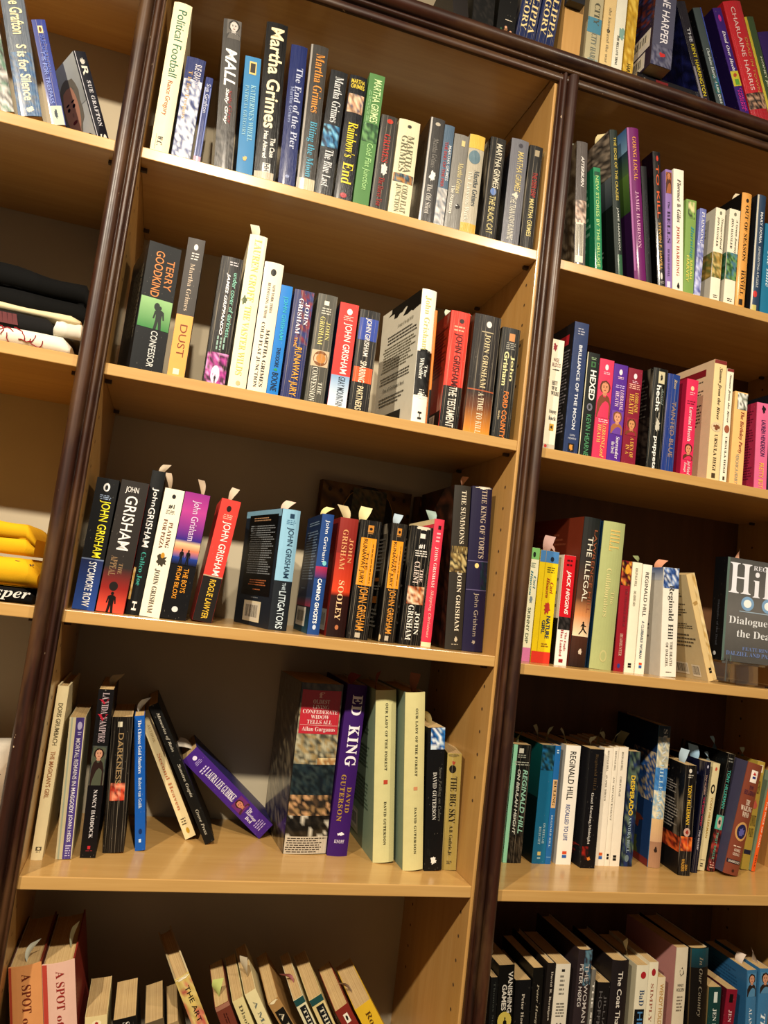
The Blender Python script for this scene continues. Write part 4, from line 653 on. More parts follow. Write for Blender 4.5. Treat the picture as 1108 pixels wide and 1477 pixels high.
('p','#8aa860','lime-green paperback with turquoise script title',"display-stand bay's top shelf",(.9129,.006,.9874,.0206,.1713,.1062),-.0,-2.7,[('N',.02,.2,.2,.9,['#3f4a38','#d9cf9f','#8aa860'],3),('T','Burning',.28,.62,.45,.85,'#3f9aa0','i'),('A','SARAH',.64,.84,.55,.8,'#e3d873','n'),('A','HARVEY',.6,.88,.2,.46,'#e3d873','n')],{}),
('m','#7f86c0','slim lavender paperback with white title',"display-stand bay's top shelf",(.9304,.006,.9869,.0132,.1618,.1003),-.0,.0,[('T','PLAINSONG',.04,.4,.3,.75,'#efeef6','f'),('N',.4,1,0,1,['#9aa0d0','#c9cbe6','#6a70ac'],5)],{}),
('p','#efe8d4','white paperback with wheat-field band,left of twin',"display-stand bay's top shelf",(.9665,.006,.9869,.0193,.1722,.1068),-.0,.0,[('E',.03,.07,.4,.65,'#8a8a78'),('T','Staggerford',.1,.44,.6,.85,'#6b6a52','i'),('A','JON HASSLER',.1,.42,.2,.42,'#55544a','f'),('N',.48,.75,0,1,['#b89a55','#8a7a3f','#5f6b38','#c9b57a'],4),('M',.93,.97,.3,.8,'#5f5c50',2)],{'l': [('M',.1,.45,.2,.8,'#8a867a',9),('N',.48,.75,0,1,['#b89a55','#8a7a3f','#6f7a48'],4)],'lc': '#cfcabb'}),
('p','#efe8d4','white paperback with green landscape band',"display-stand bay's top shelf",(.9966,.006,.9869,.0223,.178,.1104),-.0,.0,[('E',.03,.07,.4,.65,'#8a8a78'),('T','A Green Journey',.1,.46,.6,.85,'#6b6a52','i'),('A','JON HASSLER',.1,.42,.2,.42,'#55544a','f'),('N',.46,.74,0,1,['#5f8a9a','#3f6b3f','#2f5030','#7aa06a'],4),('M',.93,.97,.3,.8,'#5f5c50',2)],{'l': [('M',.1,.4,.2,.8,'#8a867a',9),('N',.46,.74,0,1,['#4f7a6a','#3f6b3f','#2f5030'],4)],'lc': '#cfcabb'}),
('h','#e0a95c','tan-orange hardback with dark serif title',"display-stand bay's top shelf",(1.0193,.006,.9869,.0199,.2147,.1417),-.0,.0,[('E',.05,.085,.35,.65,'#3f2c18'),('T','OUT OF SEASON',.11,.6,.35,.7,'#33261a','f'),('A','HAVILL',.68,.9,.35,.7,'#33261a','f'),('A','STEVEN F.',.68,.86,.75,.87,'#33261a','f'),('R',.93,.98,.3,.7,'#3a2f22')],{'lc': '#1d1b1a','slip': '#d9c8a8'}),
('h','#39506b','slate-blue hardback with white capitals and red dot',"display-stand bay's top shelf",(1.051,.006,.9869,.0185,.2197,.145),-.0,.0,[('R',0,1,.0,.15,'#c9c4b4'),('A','MARY DORIA',.15,.42,.4,.7,'#d9dde0','S'),('T','REPRESENTING A PUZZLE',.45,.8,.4,.65,'#cfd5d8','n'),('E',.83,.885,.15,.6,'#c8423f'),('R',.95,1,.1,.6,'#c9c07a')],{'lc': '#23262a'}),
('p','#2a7fa0','teal paperback at the end of the row',"display-stand bay's top shelf",(1.0739,.006,.9869,.0217,.17,.1054),-.0,.0,[('T','The Blue',.3,.7,.35,.7,'#cfe3ea','i')],{'lc': '#1f6a88'}),
('p','#efe6d0','white paperback with mixed hand-drawn lettering by the post',"display-stand bay's second shelf",(.6753,.008,.6713,.0257,.1831,.1135),-.0,.0,[('X',.03,.12,.2,.6,'#a02a38'),('T','WISE',.17,.205,.35,.75,'#7a2030','H'),('T','BLOOD',.215,.25,.3,.9,'#7a2030','H'),('X',.27,.285,.3,.9,'#222222'),('T','HEY',.38,.415,.4,.8,'#333333','HF'),('T','WE',.43,.465,.4,.8,'#333333','HF'),('T','WERE',.475,.51,.4,.95,'#333333','HF'),('T','happy',.64,.68,.4,.9,'#33414a','HF'),('T','back',.7,.735,.4,.9,'#33414a','HF'),('R',.77,.83,.5,.8,'#c9a03c'),('X',.78,.82,.55,.75,'#3a2a1c'),('R',.955,1,0,1,'#c9bfae'),('E',.96,.99,.25,.45,'#c8423f')],{}),
('p','#34466f','tall slate-blue paperback with spaced white capitals',"display-stand bay's second shelf",(.7171,.008,.6713,.0261,.2211,.1371),-.0,.0,[('M',.04,.1,.25,.75,'#a8aab8',3),('T','BRILLIANCE OF THE MOON',.175,.82,.42,.65,'#d6dae2','S'),('A','LIAN',.855,.87,.35,.7,'#c9cdd8','H'),('A','HEARN',.88,.895,.25,.8,'#c9cdd8','H'),('R',.925,.985,.3,.72,'#2a2420'),('X',.93,.98,.35,.68,'#d39a4a'),('N',0,1,0,.06,['#4a5a80','#34466f'],3)],{'l': [('R',.08,.16,.3,.9,'#b02f3c'),('M',.2,.85,.55,.95,'#8a858a',26)],'lc': '#232124'}),
('p','#1c2420','dark green-black paperback with white block title',"display-stand bay's second shelf",(.7437,.008,.6713,.0232,.1748,.1084),-.0,.0,[('R',0,1,-.0,.06,'#d9d2b4'),('M',.04,.07,.3,.75,'#9ab08f',2),('R',.085,.14,.35,.72,'#4a7a4f'),('X',.09,.135,.42,.65,'#1c2420'),('T','HEXED',.17,.46,.35,.82,'#eceae4','S'),('E',.49,.565,.3,.75,'#7d7d8a'),('X',.5,.555,.38,.66,'#2a2f2c'),('A','KEVIN HEARNE',.6,1.0,.35,.72,'#5f9a72','n')],{}),
('p','#d8466a',"rose-pink paperback with a woman's head in profile","display-stand bay's second shelf",(.7698,.008,.6713,.0262,.1689,.1047),-.0,.0,[('E',.05,.11,.38,.62,'#f2dbe2'),('M',.125,.155,.3,.75,'#e9c9d4',2),('P',.21,.59,.02,.98,'#d99a78','#6b3f2a','#d8466a'),('M',.6,.64,.2,.9,'#f2c9d0',2),('A','LORRAINE',.645,.86,.55,.8,'#f0c078','f'),('A','HEATH',.66,.84,.22,.46,'#f0c078','f'),('T','Lord',.86,.98,.5,.8,'#f0c078','i')],{}),
('p','#63349a','violet paperback with embracing couple',"display-stand bay's second shelf",(.7967,.008,.6713,.026,.1656,.1027),-.0,.0,[('E',.05,.11,.38,.62,'#f2dbe2'),('M',.125,.155,.3,.75,'#e9c9d4',2),('M',.21,.25,.2,.9,'#cbb8e6',2),('A','LORRAINE',.26,.47,.58,.85,'#e6c9e0','f'),('A','HEATH',.28,.44,.25,.5,'#e6c9e0','f'),('P',.48,.72,.1,.95,'#d9a284','#8a5a3a','#7a4fa8'),('T','Surrender',.745,.97,.55,.8,'#f0e6f2','f'),('T','the Devil',.8,.92,.25,.48,'#f0e6f2','f')],{}),
('p','#8f2440','maroon paperback with gold author lettering and couple',"display-stand bay's second shelf",(.8249,.008,.6713,.0265,.164,.1017),-.0,.0,[('E',.05,.11,.38,.62,'#f2dbe2'),('M',.125,.155,.3,.75,'#e9c9d4',2),('M',.16,.22,.1,.95,'#e9b9a8',3),('A','LORRAINE',.25,.46,.58,.84,'#e0b45a','f'),('A','HEATH',.27,.48,.2,.52,'#e0b45a','f'),('P',.52,.7,.1,.9,'#cf9a6a','#6b3a22','#a02f48'),('T','A DEN OF',.72,.93,.5,.76,'#e0b45a','f'),('T','IN A',.8,.9,.2,.44,'#e0b45a','f')],{}),
('c','#151a18','black paperback with a pale hand dangling',"display-stand bay's second shelf",(.8728,.008,.6713,.0278,.1741,.108),-.0,.0,[('R',.03,.15,.35,.8,'#cfc7a8'),('X',.05,.13,.45,.68,'#2a2a26'),('A','daniel',.2,.36,.62,.8,'#8f9a94','i'),('A','hecht',.17,.43,.28,.58,'#e9ebe6','S'),('X',.48,.64,.3,.75,'#c9c5b8'),('R',.44,.5,.55,.6,'#c9c5b8'),('T','puppets',.68,1.0,.3,.58,'#e9ebe6','S')],{'l': [('M',.05,.5,.2,.9,'#55504a',12),('N',.5,.9,0,1,['#1a1614','#3a322c'],6),('K',.8,.97,.2,.6)],'lc': '#1a1614'}),
('c','#2a4a8f','blue creased paperback with orange-grey title',"display-stand bay's second shelf",(.8998,.008,.6713,.0238,.1695,.1051),-.0,.0,[('T','TAINTED BLUE',.28,.85,.45,.8,'#a88f80','n'),('A','Ross',.05,.15,.5,.75,'#c9b89a','i'),('R',0,1,0,.35,'#1b3f8a')],{'lc': '#17397f'}),
('p','#d83a66','hot-pink paperback with kissing couple,red back',"display-stand bay's second shelf",(.9376,.008,.6713,.0226,.1681,.1042),-.0,.0,[('E',.07,.12,.35,.65,'#f2c9a8'),('M',.13,.17,.3,.75,'#f0b9c0',2),('M',.22,.27,.1,.9,'#8f2040',2),('A','Lorraine',.29,.48,.35,.66,'#f6dfe0','f'),('A','Heath',.49,.65,.35,.66,'#f6dfe0','f'),('P',.67,.84,.1,.95,'#d99a78','#5a2f22','#d83a66'),('T','Just Wicked',.85,.99,.5,.8,'#f6dfe0','i'),('T','Enough',.87,.97,.2,.45,'#f6dfe0','i')],{'l': [('X',.25,.4,.3,.8,'#a88a5a')],'lc': '#b02a4c'}),
('p','#e9d3a5','tall buff paperback with script title,back cover showing',"display-stand bay's second shelf",(.9914,.008,.6713,.0248,.2134,.1323),-.0,.0,[('R',0,.03,0,1,'#8a3a38'),('T','Stones from the River',.06,.5,.35,.68,'#3f3428','i'),('E',.52,.6,.05,.9,'#d9c9a8'),('X',.53,.59,.2,.8,'#8a5a3c'),('A','URSULA HEGI',.62,.92,.38,.65,'#3f3428','f'),('R',.94,.98,.35,.65,'#5a4a36')],{'l': [('R',.06,.12,.0,.85,'#8a2a33'),('M',.15,.28,.1,.85,'#6b5f52',5),('M',.32,.55,.1,.8,'#6b5f52',8),('N',.6,.78,.15,.6,['#2a2622','#6b625a','#a89c90'],4),('R',.83,.95,.15,.5,'#e9e0cc'),('K',.84,.94,.18,.48)],'lc': '#dcc3a5'}),
('p','#f0ead6','white paperback with script title and oval vignette',"display-stand bay's second shelf",(1.0126,.008,.6713,.0133,.2024,.1255),-.0,.0,[('R',0,.025,0,1,'#8a3a38'),('T','Stones from the River',.05,.48,.3,.68,'#3f3428','i'),('E',.5,.57,.1,.9,'#a86a4f'),('A','URSULA HEGI',.6,.92,.35,.65,'#3f3428','f'),('R',.95,.98,.35,.65,'#5a4a36')],{'rc': '#e6e0cc'}),
('p','#f0c688','peach paperback with black-and-white photo at head',"display-stand bay's second shelf",(1.0387,.008,.6713,.0269,.1652,.1024),-.0,.0,[('N',.01,.19,.2,1,['#d9d9d0','#2a2c26','#8a8f80','#efefe8'],6),('T','The Birthday Party',.21,.66,.45,.8,'#9a3f38','i'),('A','VERONICA HENRY',.67,.99,.35,.6,'#b5b09a','n')],{'lc': '#d9b07a'}),
('p','#e07a9f','bubblegum-pink paperback with navy and gold lettering',"display-stand bay's second shelf",(1.09,.008,.6717,.0259,.1542,.1),-.0,-1.7,[('X',.02,.13,.35,.75,'#33202a'),('A','LAUREN HENDERSON',.2,.62,.38,.75,'#2f2a5f','n'),('T','PRETTY BOY',.7,.99,.32,.7,'#ecc05a','n')],{'l': [('M',.08,.9,.45,.95,'#7a2440',26)],'lc': '#b03a5c'}),
('h','#1d2230',"navy hardback at the shelf's far end","display-stand bay's second shelf",(1.1111,.008,.6715,.0123,.1733,.1144),-.0,-2.2,[('T','The Dark',.1,.4,.4,.7,'#8a90a0','f')],{'lc': '#171b26'}),
('p','#efedcf','white paperback with green head and pink foot',"display-stand bay's third shelf",(.699,.06,.3303,.0173,.1864,.1156),-.0,.0,[('R',0,.1,0,1,'#8fc97f'),('E',.035,.085,.3,.6,'#2a3a2a'),('M',.13,.18,.2,.7,'#8a9a8a',3),('A','Carl',.25,.36,.6,.85,'#3f8a98','i'),('A','Hiaasen',.2,.42,.25,.5,'#3f8a98','i'),('X',.42,.5,.3,.75,'#8a9aa0'),('T','SKINNY DIP',.53,.84,.3,.62,'#6b7a62','n'),('R',.88,1,0,1,'#d98ab5')],{'slip': '#d9aeb0'}),
('p','#e9d022','yellow paperback with blue head and red foot',"display-stand bay's third shelf",(.7264,.06,.3303,.0341,.1848,.1146),-.0,.0,[('R',0,.105,0,1,'#5a8fc2'),('E',.05,.095,.55,.75,'#24354a'),('R',0,1,.28,.3,'#b89f1c'),('M',.14,.2,.4,.85,'#7a7022',3),('A','Carl',.28,.38,.66,.84,'#b5482f','i'),('A','Hiaasen',.24,.42,.45,.62,'#b5482f','i'),('X',.44,.58,.42,.8,'#c24a3a'),('T','NATURE',.58,.78,.62,.84,'#2f4a5f','S'),('T','GIRL',.62,.74,.4,.58,'#2f4a5f','S'),('M',.82,.86,.45,.85,'#a8802c',2),('R',.9,1,0,1,'#dd4a38')],{'lc': '#c9b31c','slip': '#dcb5ae'}),
('p','#f0ebe2','red and white paperback with bold white author lettering',"display-stand bay's third shelf",(.764,.06,.3303,.022,.1822,.113),-.0,.0,[('R',0,.565,0,1,'#cf2231'),('A','JACK HIGGINS',.14,.54,.3,.72,'#f4efe8','B'),('M',.03,.11,.25,.75,'#5a1018',2),('N',.565,.68,0,1,['#1c1a1a','#4a4442','#2c2827'],4),('T','The Eagle',.7,.87,.58,.8,'#b53a42','f'),('T','Has Landed',.68,.92,.28,.5,'#b53a42','f'),('R',.945,.975,.3,.65,'#a02a34')],{'l': [('R',.58,1,0,1,'#171615'),('M',.2,.5,.3,.9,'#5f5a52',5)],'lc': '#d9d4c8','slip': '#dcb5a8'}),
('h','#33302d','tall brown hardback with running man at sunset',"display-stand bay's third shelf",(.795,.0606,.3307,.032,.2511,.165),3.0,1.3,[('R',0,.3,0,1,'#2b302f','#3d3733'),('R',.3,.55,0,1,'#3d3733','#6b4a36'),('R',.55,.66,0,1,'#6b4a36','#d99a66'),('R',.66,.8,0,1,'#d99a66','#f0dcbc'),('R',.8,1,0,1,'#5c3a2a','#3a2720'),('A','LAWRENCE HILL',.08,.64,.62,.84,'#a8674a','s'),('T','THE ILLEGAL',.13,.57,.28,.58,'#e9e3d2','s'),('G',.7,.79,.3,.85,'#1a1512'),('X',.87,.93,.4,.65,'#d9cbb8'),('R',.0,1,.96,1,'#23415f')],{'l': [('M',.1,.2,.1,.7,'#9a5a42',3)],'lc': '#7a3a26'}),
('h','#b5bb87','thick sage-green hardback with cream and gold lettering',"display-stand bay's third shelf",(.8387,.06,.3306,.0415,.2496,.16),-.0,.9,[('A','HILL',.05,.2,.3,.75,'#dcc27a','f'),('T','The',.47,.56,.58,.76,'#d8d09a','f'),('T','Collaborators',.32,.65,.3,.52,'#d8d09a','f'),('E',.87,.95,.35,.68,'#c9c48f'),('E',.88,.94,.4,.63,'#b5bb87')],{'lc': '#1f3f5a'}),
('p','#a02a38','maroon paperback with a red flower picture at head',"display-stand bay's third shelf",(.8737,.06,.3303,.0189,.1876,.1163),-.0,.0,[('N',.0,.225,0,1,['#5a1f1c','#c9703f','#e0b04a','#8a2a2c','#2a1512'],6),('E',.03,.12,.35,.8,'#e0a83f'),('T','THE STRANGER HOUSE',.25,.6,.5,.75,'#8a3a44','f'),('A','HEADHUNTER',.66,.86,.35,.65,'#dcb9a8','f'),('E',.93,.97,.3,.6,'#3f4a8f')],{'lc': '#5a1a1f','slip': '#8f9a68'}),
('p','#f0e9d4','white paperback with faint grey title,black emblem at foot',"display-stand bay's third shelf",(.8942,.06,.3303,.0187,.1875,.1162),-.0,.0,[('A','REGINALD HILL',.05,.22,.3,.55,'#9a9484','f'),('T','DEADHEADS',.26,.4,.3,.55,'#9a9484','f'),('R',.915,.935,.3,.65,'#222222'),('R',.94,.955,.3,.65,'#222222')],{}),
('p','#f2ecdc','white paperback with black author name,blue-grey title',"display-stand bay's third shelf",(.9143,.06,.3303,.0178,.1864,.1156),-.0,.0,[('A','REGINALD HILL',.07,.48,.3,.68,'#33302b','n'),('T','A CLUBBABLE WOMAN',.52,.86,.3,.6,'#5a7080','n'),('R',.9,.92,.35,.68,'#d9603a'),('R',.925,.95,.35,.68,'#4a6fb0')],{'slip': '#8f9a68'}),
('p','#ece8dc','white and blue paperback with large grey author name',"display-stand bay's third shelf",(.9639,.05,.3311,.0311,.1855,.115),-.0,-2.8,[('N',0,.19,0,1,['#3f5f9a','#7f9ac9','#d9dfe8','#2a3f70'],5),('A','Reginald Hill',.16,.66,.3,.72,'#4d4a44','f'),('T','THE DEATH',.68,.9,.55,.72,'#6b665c','f'),('T','OF DALZIEL',.69,.91,.28,.44,'#6b665c','f'),('M',.95,.97,.3,.8,'#77726a',1)],{'l': [('R',0,.12,0,1,'#4f6a9a','#c3c6cc'),('M',.2,.28,.1,.6,'#4d4a44',4),('M',.3,.45,.1,.7,'#4d4a44',7),('M',.52,.7,.1,.7,'#4d4a44',5),('R',.78,.82,.0,.2,'#222222'),('R',.88,.94,.0,.2,'#555555')],'lc': '#cfcac0','slip': '#c98a6a'}),
('p','#dcc493','yellowed leaning paperback with water stains',"display-stand bay's third shelf",(1.0504,.045,.3331,.017,.1879,.12),-.0,-18.9,[('X',.25,.3,.0,.8,'#b5965f'),('R',.88,.905,.3,.7,'#2a2622'),('R',.91,.93,.3,.7,'#2a2622'),('N',0,1,.6,1,['#dcc493','#c9a96b','#e3d0a5'],4)],{'l': [('M',.06,.22,.3,.8,'#6b6252',6),('M',.27,.4,.25,.85,'#6b6252',5),('M',.46,.52,.3,.9,'#6b6252',3),('M',.56,.7,.2,.95,'#6b6252',4),('K',.85,.96,.3,.62),('K',.86,.97,.7,.88)],'lc': '#d3c4a0'}),
('c','#1d211f','black creased paperback with mint author lettering',"display-stand bay's fourth shelf",(.7421,.12,-.0043,.0335,.1927,.1195),-.0,.0,[('R',0,1,0,.2,'#9fdcbc'),('R',.03,.07,.3,.55,'#d9d9cc'),('M',.08,.115,.25,.7,'#a8aca0',2),('M',.14,.18,.1,.95,'#b9bdb0',2),('A','REGINALD HILL',.21,.75,.62,.9,'#a8d9c3','B'),('T','ON BEULAH HEIGHT',.21,.76,.32,.48,'#d9dcd2','B'),('N',.77,1,.2,1,['#23201c','#4d4438','#151311'],5)],{'lc': '#8fd0b0','slip': '#a9c3a8'}),  # mint band painted on the spine edge stands in for the lit back cover
('p','#23779b','teal-blue paperback with landscape photo at head',"display-stand bay's fourth shelf",(.7912,.12,-.0043,.024,.1951,.121),-.0,.0,[('N',0,.215,.0,1,['#2a7aa8','#1f4a58','#3f6b70','#123440'],6),('T','ON BEULAH',.66,.83,.6,.78,'#b5cfd6','f'),('T','HEIGHT',.69,.84,.3,.48,'#b5cfd6','f'),('R',.9,.93,.35,.6,'#d9c98a'),('R',.945,.96,.35,.6,'#9fc0cc')],{'l': [('R',0,.45,0,1,'#1f7a78','#1f5a58'),('R',.45,1,0,1,'#12302f','#0f2526')],'lc': '#1b5f5c','slip': '#b9b58f'}),
('p','#2f74ad','slim blue paperback with cream title strip',"display-stand bay's fourth shelf",(.8091,.12,-.0043,.0106,.1954,.1212),-.0,.0,[('R',.29,.53,.1,.9,'#d9b88a'),('T','RULING',.3,.51,.3,.75,'#3a2a1c','f'),('A','REGINALD HILL',.59,.86,.3,.6,'#bcd3e3','f'),('M',.03,.07,.3,.7,'#c9d9e3',2),('R',.94,.945,.1,.9,'#8fb3d0')],{'slip': '#b5b88f'}),
('p','#f0ebe0','white paperback with orange emblem under blue title',"display-stand bay's fourth shelf",(.8383,.12,-.0043,.028,.1976,.1225),-.0,.0,[('A','REGINALD HILL',.05,.46,.3,.72,'#26231f','n'),('T','RECALLED TO LIFE',.5,.8,.32,.6,'#3f5a9a','n'),('R',.89,.915,.35,.65,'#d9603a'),('R',.92,.945,.35,.65,'#3f6fb5')],{'lc': '#b9b6ae','slip': '#a8a88a'}),
('p','#17161b','black paperback with red slash near its foot',"display-stand bay's fourth shelf",(.8757,.105,-.0043,.0272,.197,.1221),-.0,.0,[('A','Reginald HILL',.04,.36,.35,.6,'#5a4a33','f'),('T','Good Morning,Midnight',.37,.8,.28,.5,'#d6d2cc','f'),('N',.82,.93,-.0,.45,['#a02a22','#5a1a18','#17161b'],4),('X',.9,.94,.35,.65,'#d98a3f')],{'l': [('V',.2,.5,.2,.5,'#4a4a5a',2),('X',.78,.9,.0,1,'#8f2f26'),('X',.84,.96,.3,.9,'#6b2420')],'lc': '#1b1b22','slip': '#a9a98c'}),
('p','#f0e8d8','white slim paperback with orange and blue emblem',"display-stand bay's fourth shelf",(.9082,.12,-.0043,.0171,.1982,.1229),-.0,.0,[('A','REGINALD HILL',.02,.2,.35,.55,'#8a847a','f'),('T','AN APRIL SHROUD',.23,.45,.35,.55,'#8a847a','f'),('R',.89,.915,.3,.7,'#d9703a'),('R',.92,.945,.3,.7,'#3f6fb5')],{'slip': '#b5b592'}),
('p','#efe7d6','white slim paperback,second of the three plain whites',"display-stand bay's fourth shelf",(.9225,.12,-.0043,.0103,.2004,.1242),-.0,.0,[('A','REGINALD HILL',.03,.2,.3,.6,'#8a847a','f'),('T','AN ADVANCEMENT',.25,.62,.3,.6,'#8a847a','f'),('R',.9,.92,.3,.7,'#222222'),('R',.925,.945,.3,.7,'#222222')],{'slip': '#b0b08c'}),
('p','#ece4d4','white paperback,shaded third of the plain whites',"display-stand bay's fourth shelf",(.9376,.12,-.0043,.0186,.2017,.1251),-.0,.0,[('A','REGINALD HILL',.04,.2,.3,.5,'#8a847a','f'),('T',"CHILD'S PLAY",.25,.42,.3,.5,'#8a847a','f'),('R',.91,.93,.25,.6,'#222222'),('R',.935,.955,.25,.6,'#222222')],{'slip': '#a5a888'}),
('p','#23304a','blue-green paperback with gold slanted title',"display-stand bay's fourth shelf",(.961,.12,-.0043,.0229,.1955,.1212),-.0,.0,[('N',0,1,0,1,['#2f3f6a','#4a5f52','#23304a','#6b7a6a','#1f2a3a'],6),('T','DESPERADO',.21,.56,.3,.68,'#e6c84a','S'),('A','SANDRA HILL',.58,.88,.38,.62,'#a8bcc9','f'),('E',.9,.96,.3,.65,'#7a8a8f')],{'slip': '#8a8f6a'}),
('h','#5f8fb5','big book with sky and desert painting wrapping it',"display-stand bay's fourth shelf",(1.0154,.1188,-.0042,.0226,.2443,.17),-7.2,.4,[('R',0,.1,0,1,'#2f3f55','#4a5a6a'),('N',.08,.32,0,1,['#b9b5a0','#8fa0ac','#d9d2b8'],4),('N',.3,.48,0,1,['#3f7ab5','#5f93c4','#4a86bd'],5),('N',.46,.66,0,1,['#d9d0b5','#8fb0c4','#e6dcc0','#a8b5b5'],8),('R',.66,.82,0,1,'#d9b98a','#c9a887'),('R',.82,1,0,1,'#a8846a','#b58f70'),('A','SUSAN',.02,.26,.35,.7,'#cdd3d3','f'),('A','HILLERMAN',.27,.66,.3,.62,'#b9d0dc','f'),('X',.85,.9,.3,.65,'#3a2a24')],{'l': [('R',0,.2,0,1,'#1f2f4a','#27406a'),('N',.2,.55,.5,1,['#3f6aa5','#c9bb9f','#2f5590'],6),('X',.22,.7,.2,.5,'#7a3f33'),('X',.6,.8,.3,.85,'#8a4a3a'),('X',.8,1,.1,.9,'#5f6b3a'),('R',.95,1,0,1,'#8a3a38')],'lc': '#2a4a78'}),
('c','#1c1817','black paperback with yellow author name,desert fire foot',"display-stand bay's fourth shelf",(1.0508,.0835,-.0043,.022,.1854,.115),-8.0,.0,[('E',.03,.07,.3,.55,'#d9d4c8'),('M',.08,.12,.25,.7,'#b9b3a6',2),('A','TONY HILLERMAN',.18,.54,.32,.62,'#e6c24a','n'),('E',.57,.65,.2,.75,'#c9a89a'),('X',.58,.64,.3,.65,'#a03f33'),('N',.65,.8,0,1,['#c95a2c','#e68a3f','#7a2f1c'],5),('R',.78,1,0,1,'#2a2320'),('T','SKIN',.9,.95,.5,.7,'#d9a84a','n'),('T','WALKERS',.85,.96,.2,.45,'#d9a84a','n')],{'l': [('M',.05,.12,.2,.6,'#c9803f',2),('M',.18,.3,.15,.8,'#a8a29a',5),('M',.34,.62,.1,.9,'#a8a29a',10),('N',.66,.82,0,1,['#a0402a','#d9703a','#5a241a'],5),('R',.8,1,0,1,'#231d1b'),('R',.82,.96,.05,.3,'#c9b95a')],'lc': '#1a1614','slip': '#9fb3c0'}),
('c','#1f2038','navy paperback with pink title',"display-stand bay's fourth shelf",(1.0837,.0983,-.0039,.0124,.1913,.1186),-.0,3.9,[('A','TONY HILLERMAN',.12,.3,.35,.6,'#c9a89a','n'),('T','THE DARK WIND',.32,.58,.4,.7,'#c23f5f','n'),('A','FINE MYSTERY',.62,.8,.35,.6,'#d9d4dc','i'),('E',.03,.06,.4,.65,'#cfcfe0')],{'l': [('M',.1,.8,.4,.9,'#5a5c7a',14)],'lc': '#1a1c36','slip': '#8fb0c9'}),
('p','#dcd0a8','cream paperback with round black emblem',"display-stand bay's fourth shelf",(1.1067,.1101,-.0035,.0148,.1879,.1165),-.0,5.7,[('X',.03,.08,.3,.7,'#c9604a'),('E',.2,.29,.15,.75,'#3a342c'),('E',.22,.27,.3,.6,'#dcd0a8'),('T','TONY HILLERMAN',.32,.7,.35,.65,'#b5964a','n'),('R',.9,.905,.2,.8,'#6b6048'),('M',.93,.97,.25,.7,'#4a4235',2)],{'slip': '#9ab8cc'}),
('c','#171716','black paperback with turquoise author name,red foot',"display-stand bay's fourth shelf",(1.1229,.1055,-.0025,.0162,.2072,.1285),-.0,8.1,[('M',.03,.08,.2,.8,'#8a8a84',2),('A','TONY HILLERMAN',.14,.47,.35,.75,'#5fc0b0','n'),('R',.53,.65,.0,1,'#5fb5a0'),('E',.54,.64,.2,.8,'#c9b5a8'),('X',.56,.62,.3,.7,'#3a3230'),('N',.65,1,0,1,['#7a2a28','#3a1a1a','#a8483f','#55211f'],6),('T','FIRST EAGLE',.68,.9,.35,.6,'#5fb5a0','n'),('M',.92,.98,.2,.8,'#d9b0a0',3)],{'lc': '#121211','slip': '#7fb0d0'}),
('h','#8a4f3c','thick brown box with blue eagle medallion',"display-stand bay's fourth shelf",(1.1479,.085,-.0004,.0317,.1962,.1295),-.0,11.5,[('R',.06,.17,.28,.72,'#efe6dc'),('X',.075,.11,.35,.65,'#c23a3a'),('R',.115,.135,.4,.62,'#2f3f8a'),('A','TONY',.2,.235,.35,.65,'#35224a','Hf'),('A','HILLERMAN',.245,.285,.12,.88,'#35224a','Hf'),('T','THE',.33,.375,.35,.62,'#efe3d0','Hf'),('T','WAILING',.385,.43,.12,.88,'#efe3d0','Hf'),('T','WIND',.44,.485,.28,.72,'#efe3d0','Hf'),('E',.53,.7,.1,.9,'#c9a06a'),('E',.55,.68,.2,.8,'#2f2f5a'),('X',.57,.67,.28,.72,'#6a6aa8'),('M',.74,.76,.2,.7,'#e0c9b5',1),('T','GEORGE',.77,.795,.28,.7,'#e9d9c8','Hf'),('T','GUIDALL',.805,.83,.25,.7,'#e9d9c8','Hf'),('R',.87,.9,.02,.92,'#2a2438'),('T','UNABRIDGED',.875,.895,.08,.85,'#e6dccf','H'),('E',.95,.975,.42,.58,'#4a2a20')],{'lc': '#55536a','rc': '#8a4f3c'}),
('p','#b5a04f','olive-yellow paperback with red emblem',"display-stand bay's fourth shelf",(1.2093,.12,-.003,.0167,.1948,.1207),-.0,6.7,[('R',.03,.1,.3,.8,'#e6dcc0'),('X',.04,.08,.4,.7,'#b03a33'),('A','TONY HILLERMAN',.18,.3,.2,.8,'#4a4430','H'),('X',.35,.45,.2,.8,'#c26a5a'),('T','COYOTE',.5,.6,.2,.9,'#4a4430','Hf'),('T','WAITS',.62,.7,.2,.8,'#4a4430','Hf'),('R',.82,.86,0,.9,'#2a2f48')],{'slip': '#8fa8a0'}),
('p','#e06a2f',"slim orange paperback with white title at row's end","display-stand bay's fourth shelf",(1.2219,.1132,-.0034,.007,.1809,.1122),-.0,10.0,[('T','THE PRICE OF COAL',.3,.77,.3,.7,'#f2e3cf','n'),('A','HILL',.84,.97,.3,.7,'#7a2a18','n')],{'lc': '#8a9a84'}),
('p','#1d2122','dark grey-green paperback with faint title by the post',"display-stand bay's bottom shelf",(.7199,.08,-.3407,.0119,.1753,.1087),-.0,-2.6,[('A','Thomas Staunton',.04,.6,.4,.65,'#5a5f5a','f')],{'slip': '#d9cfb8'}),
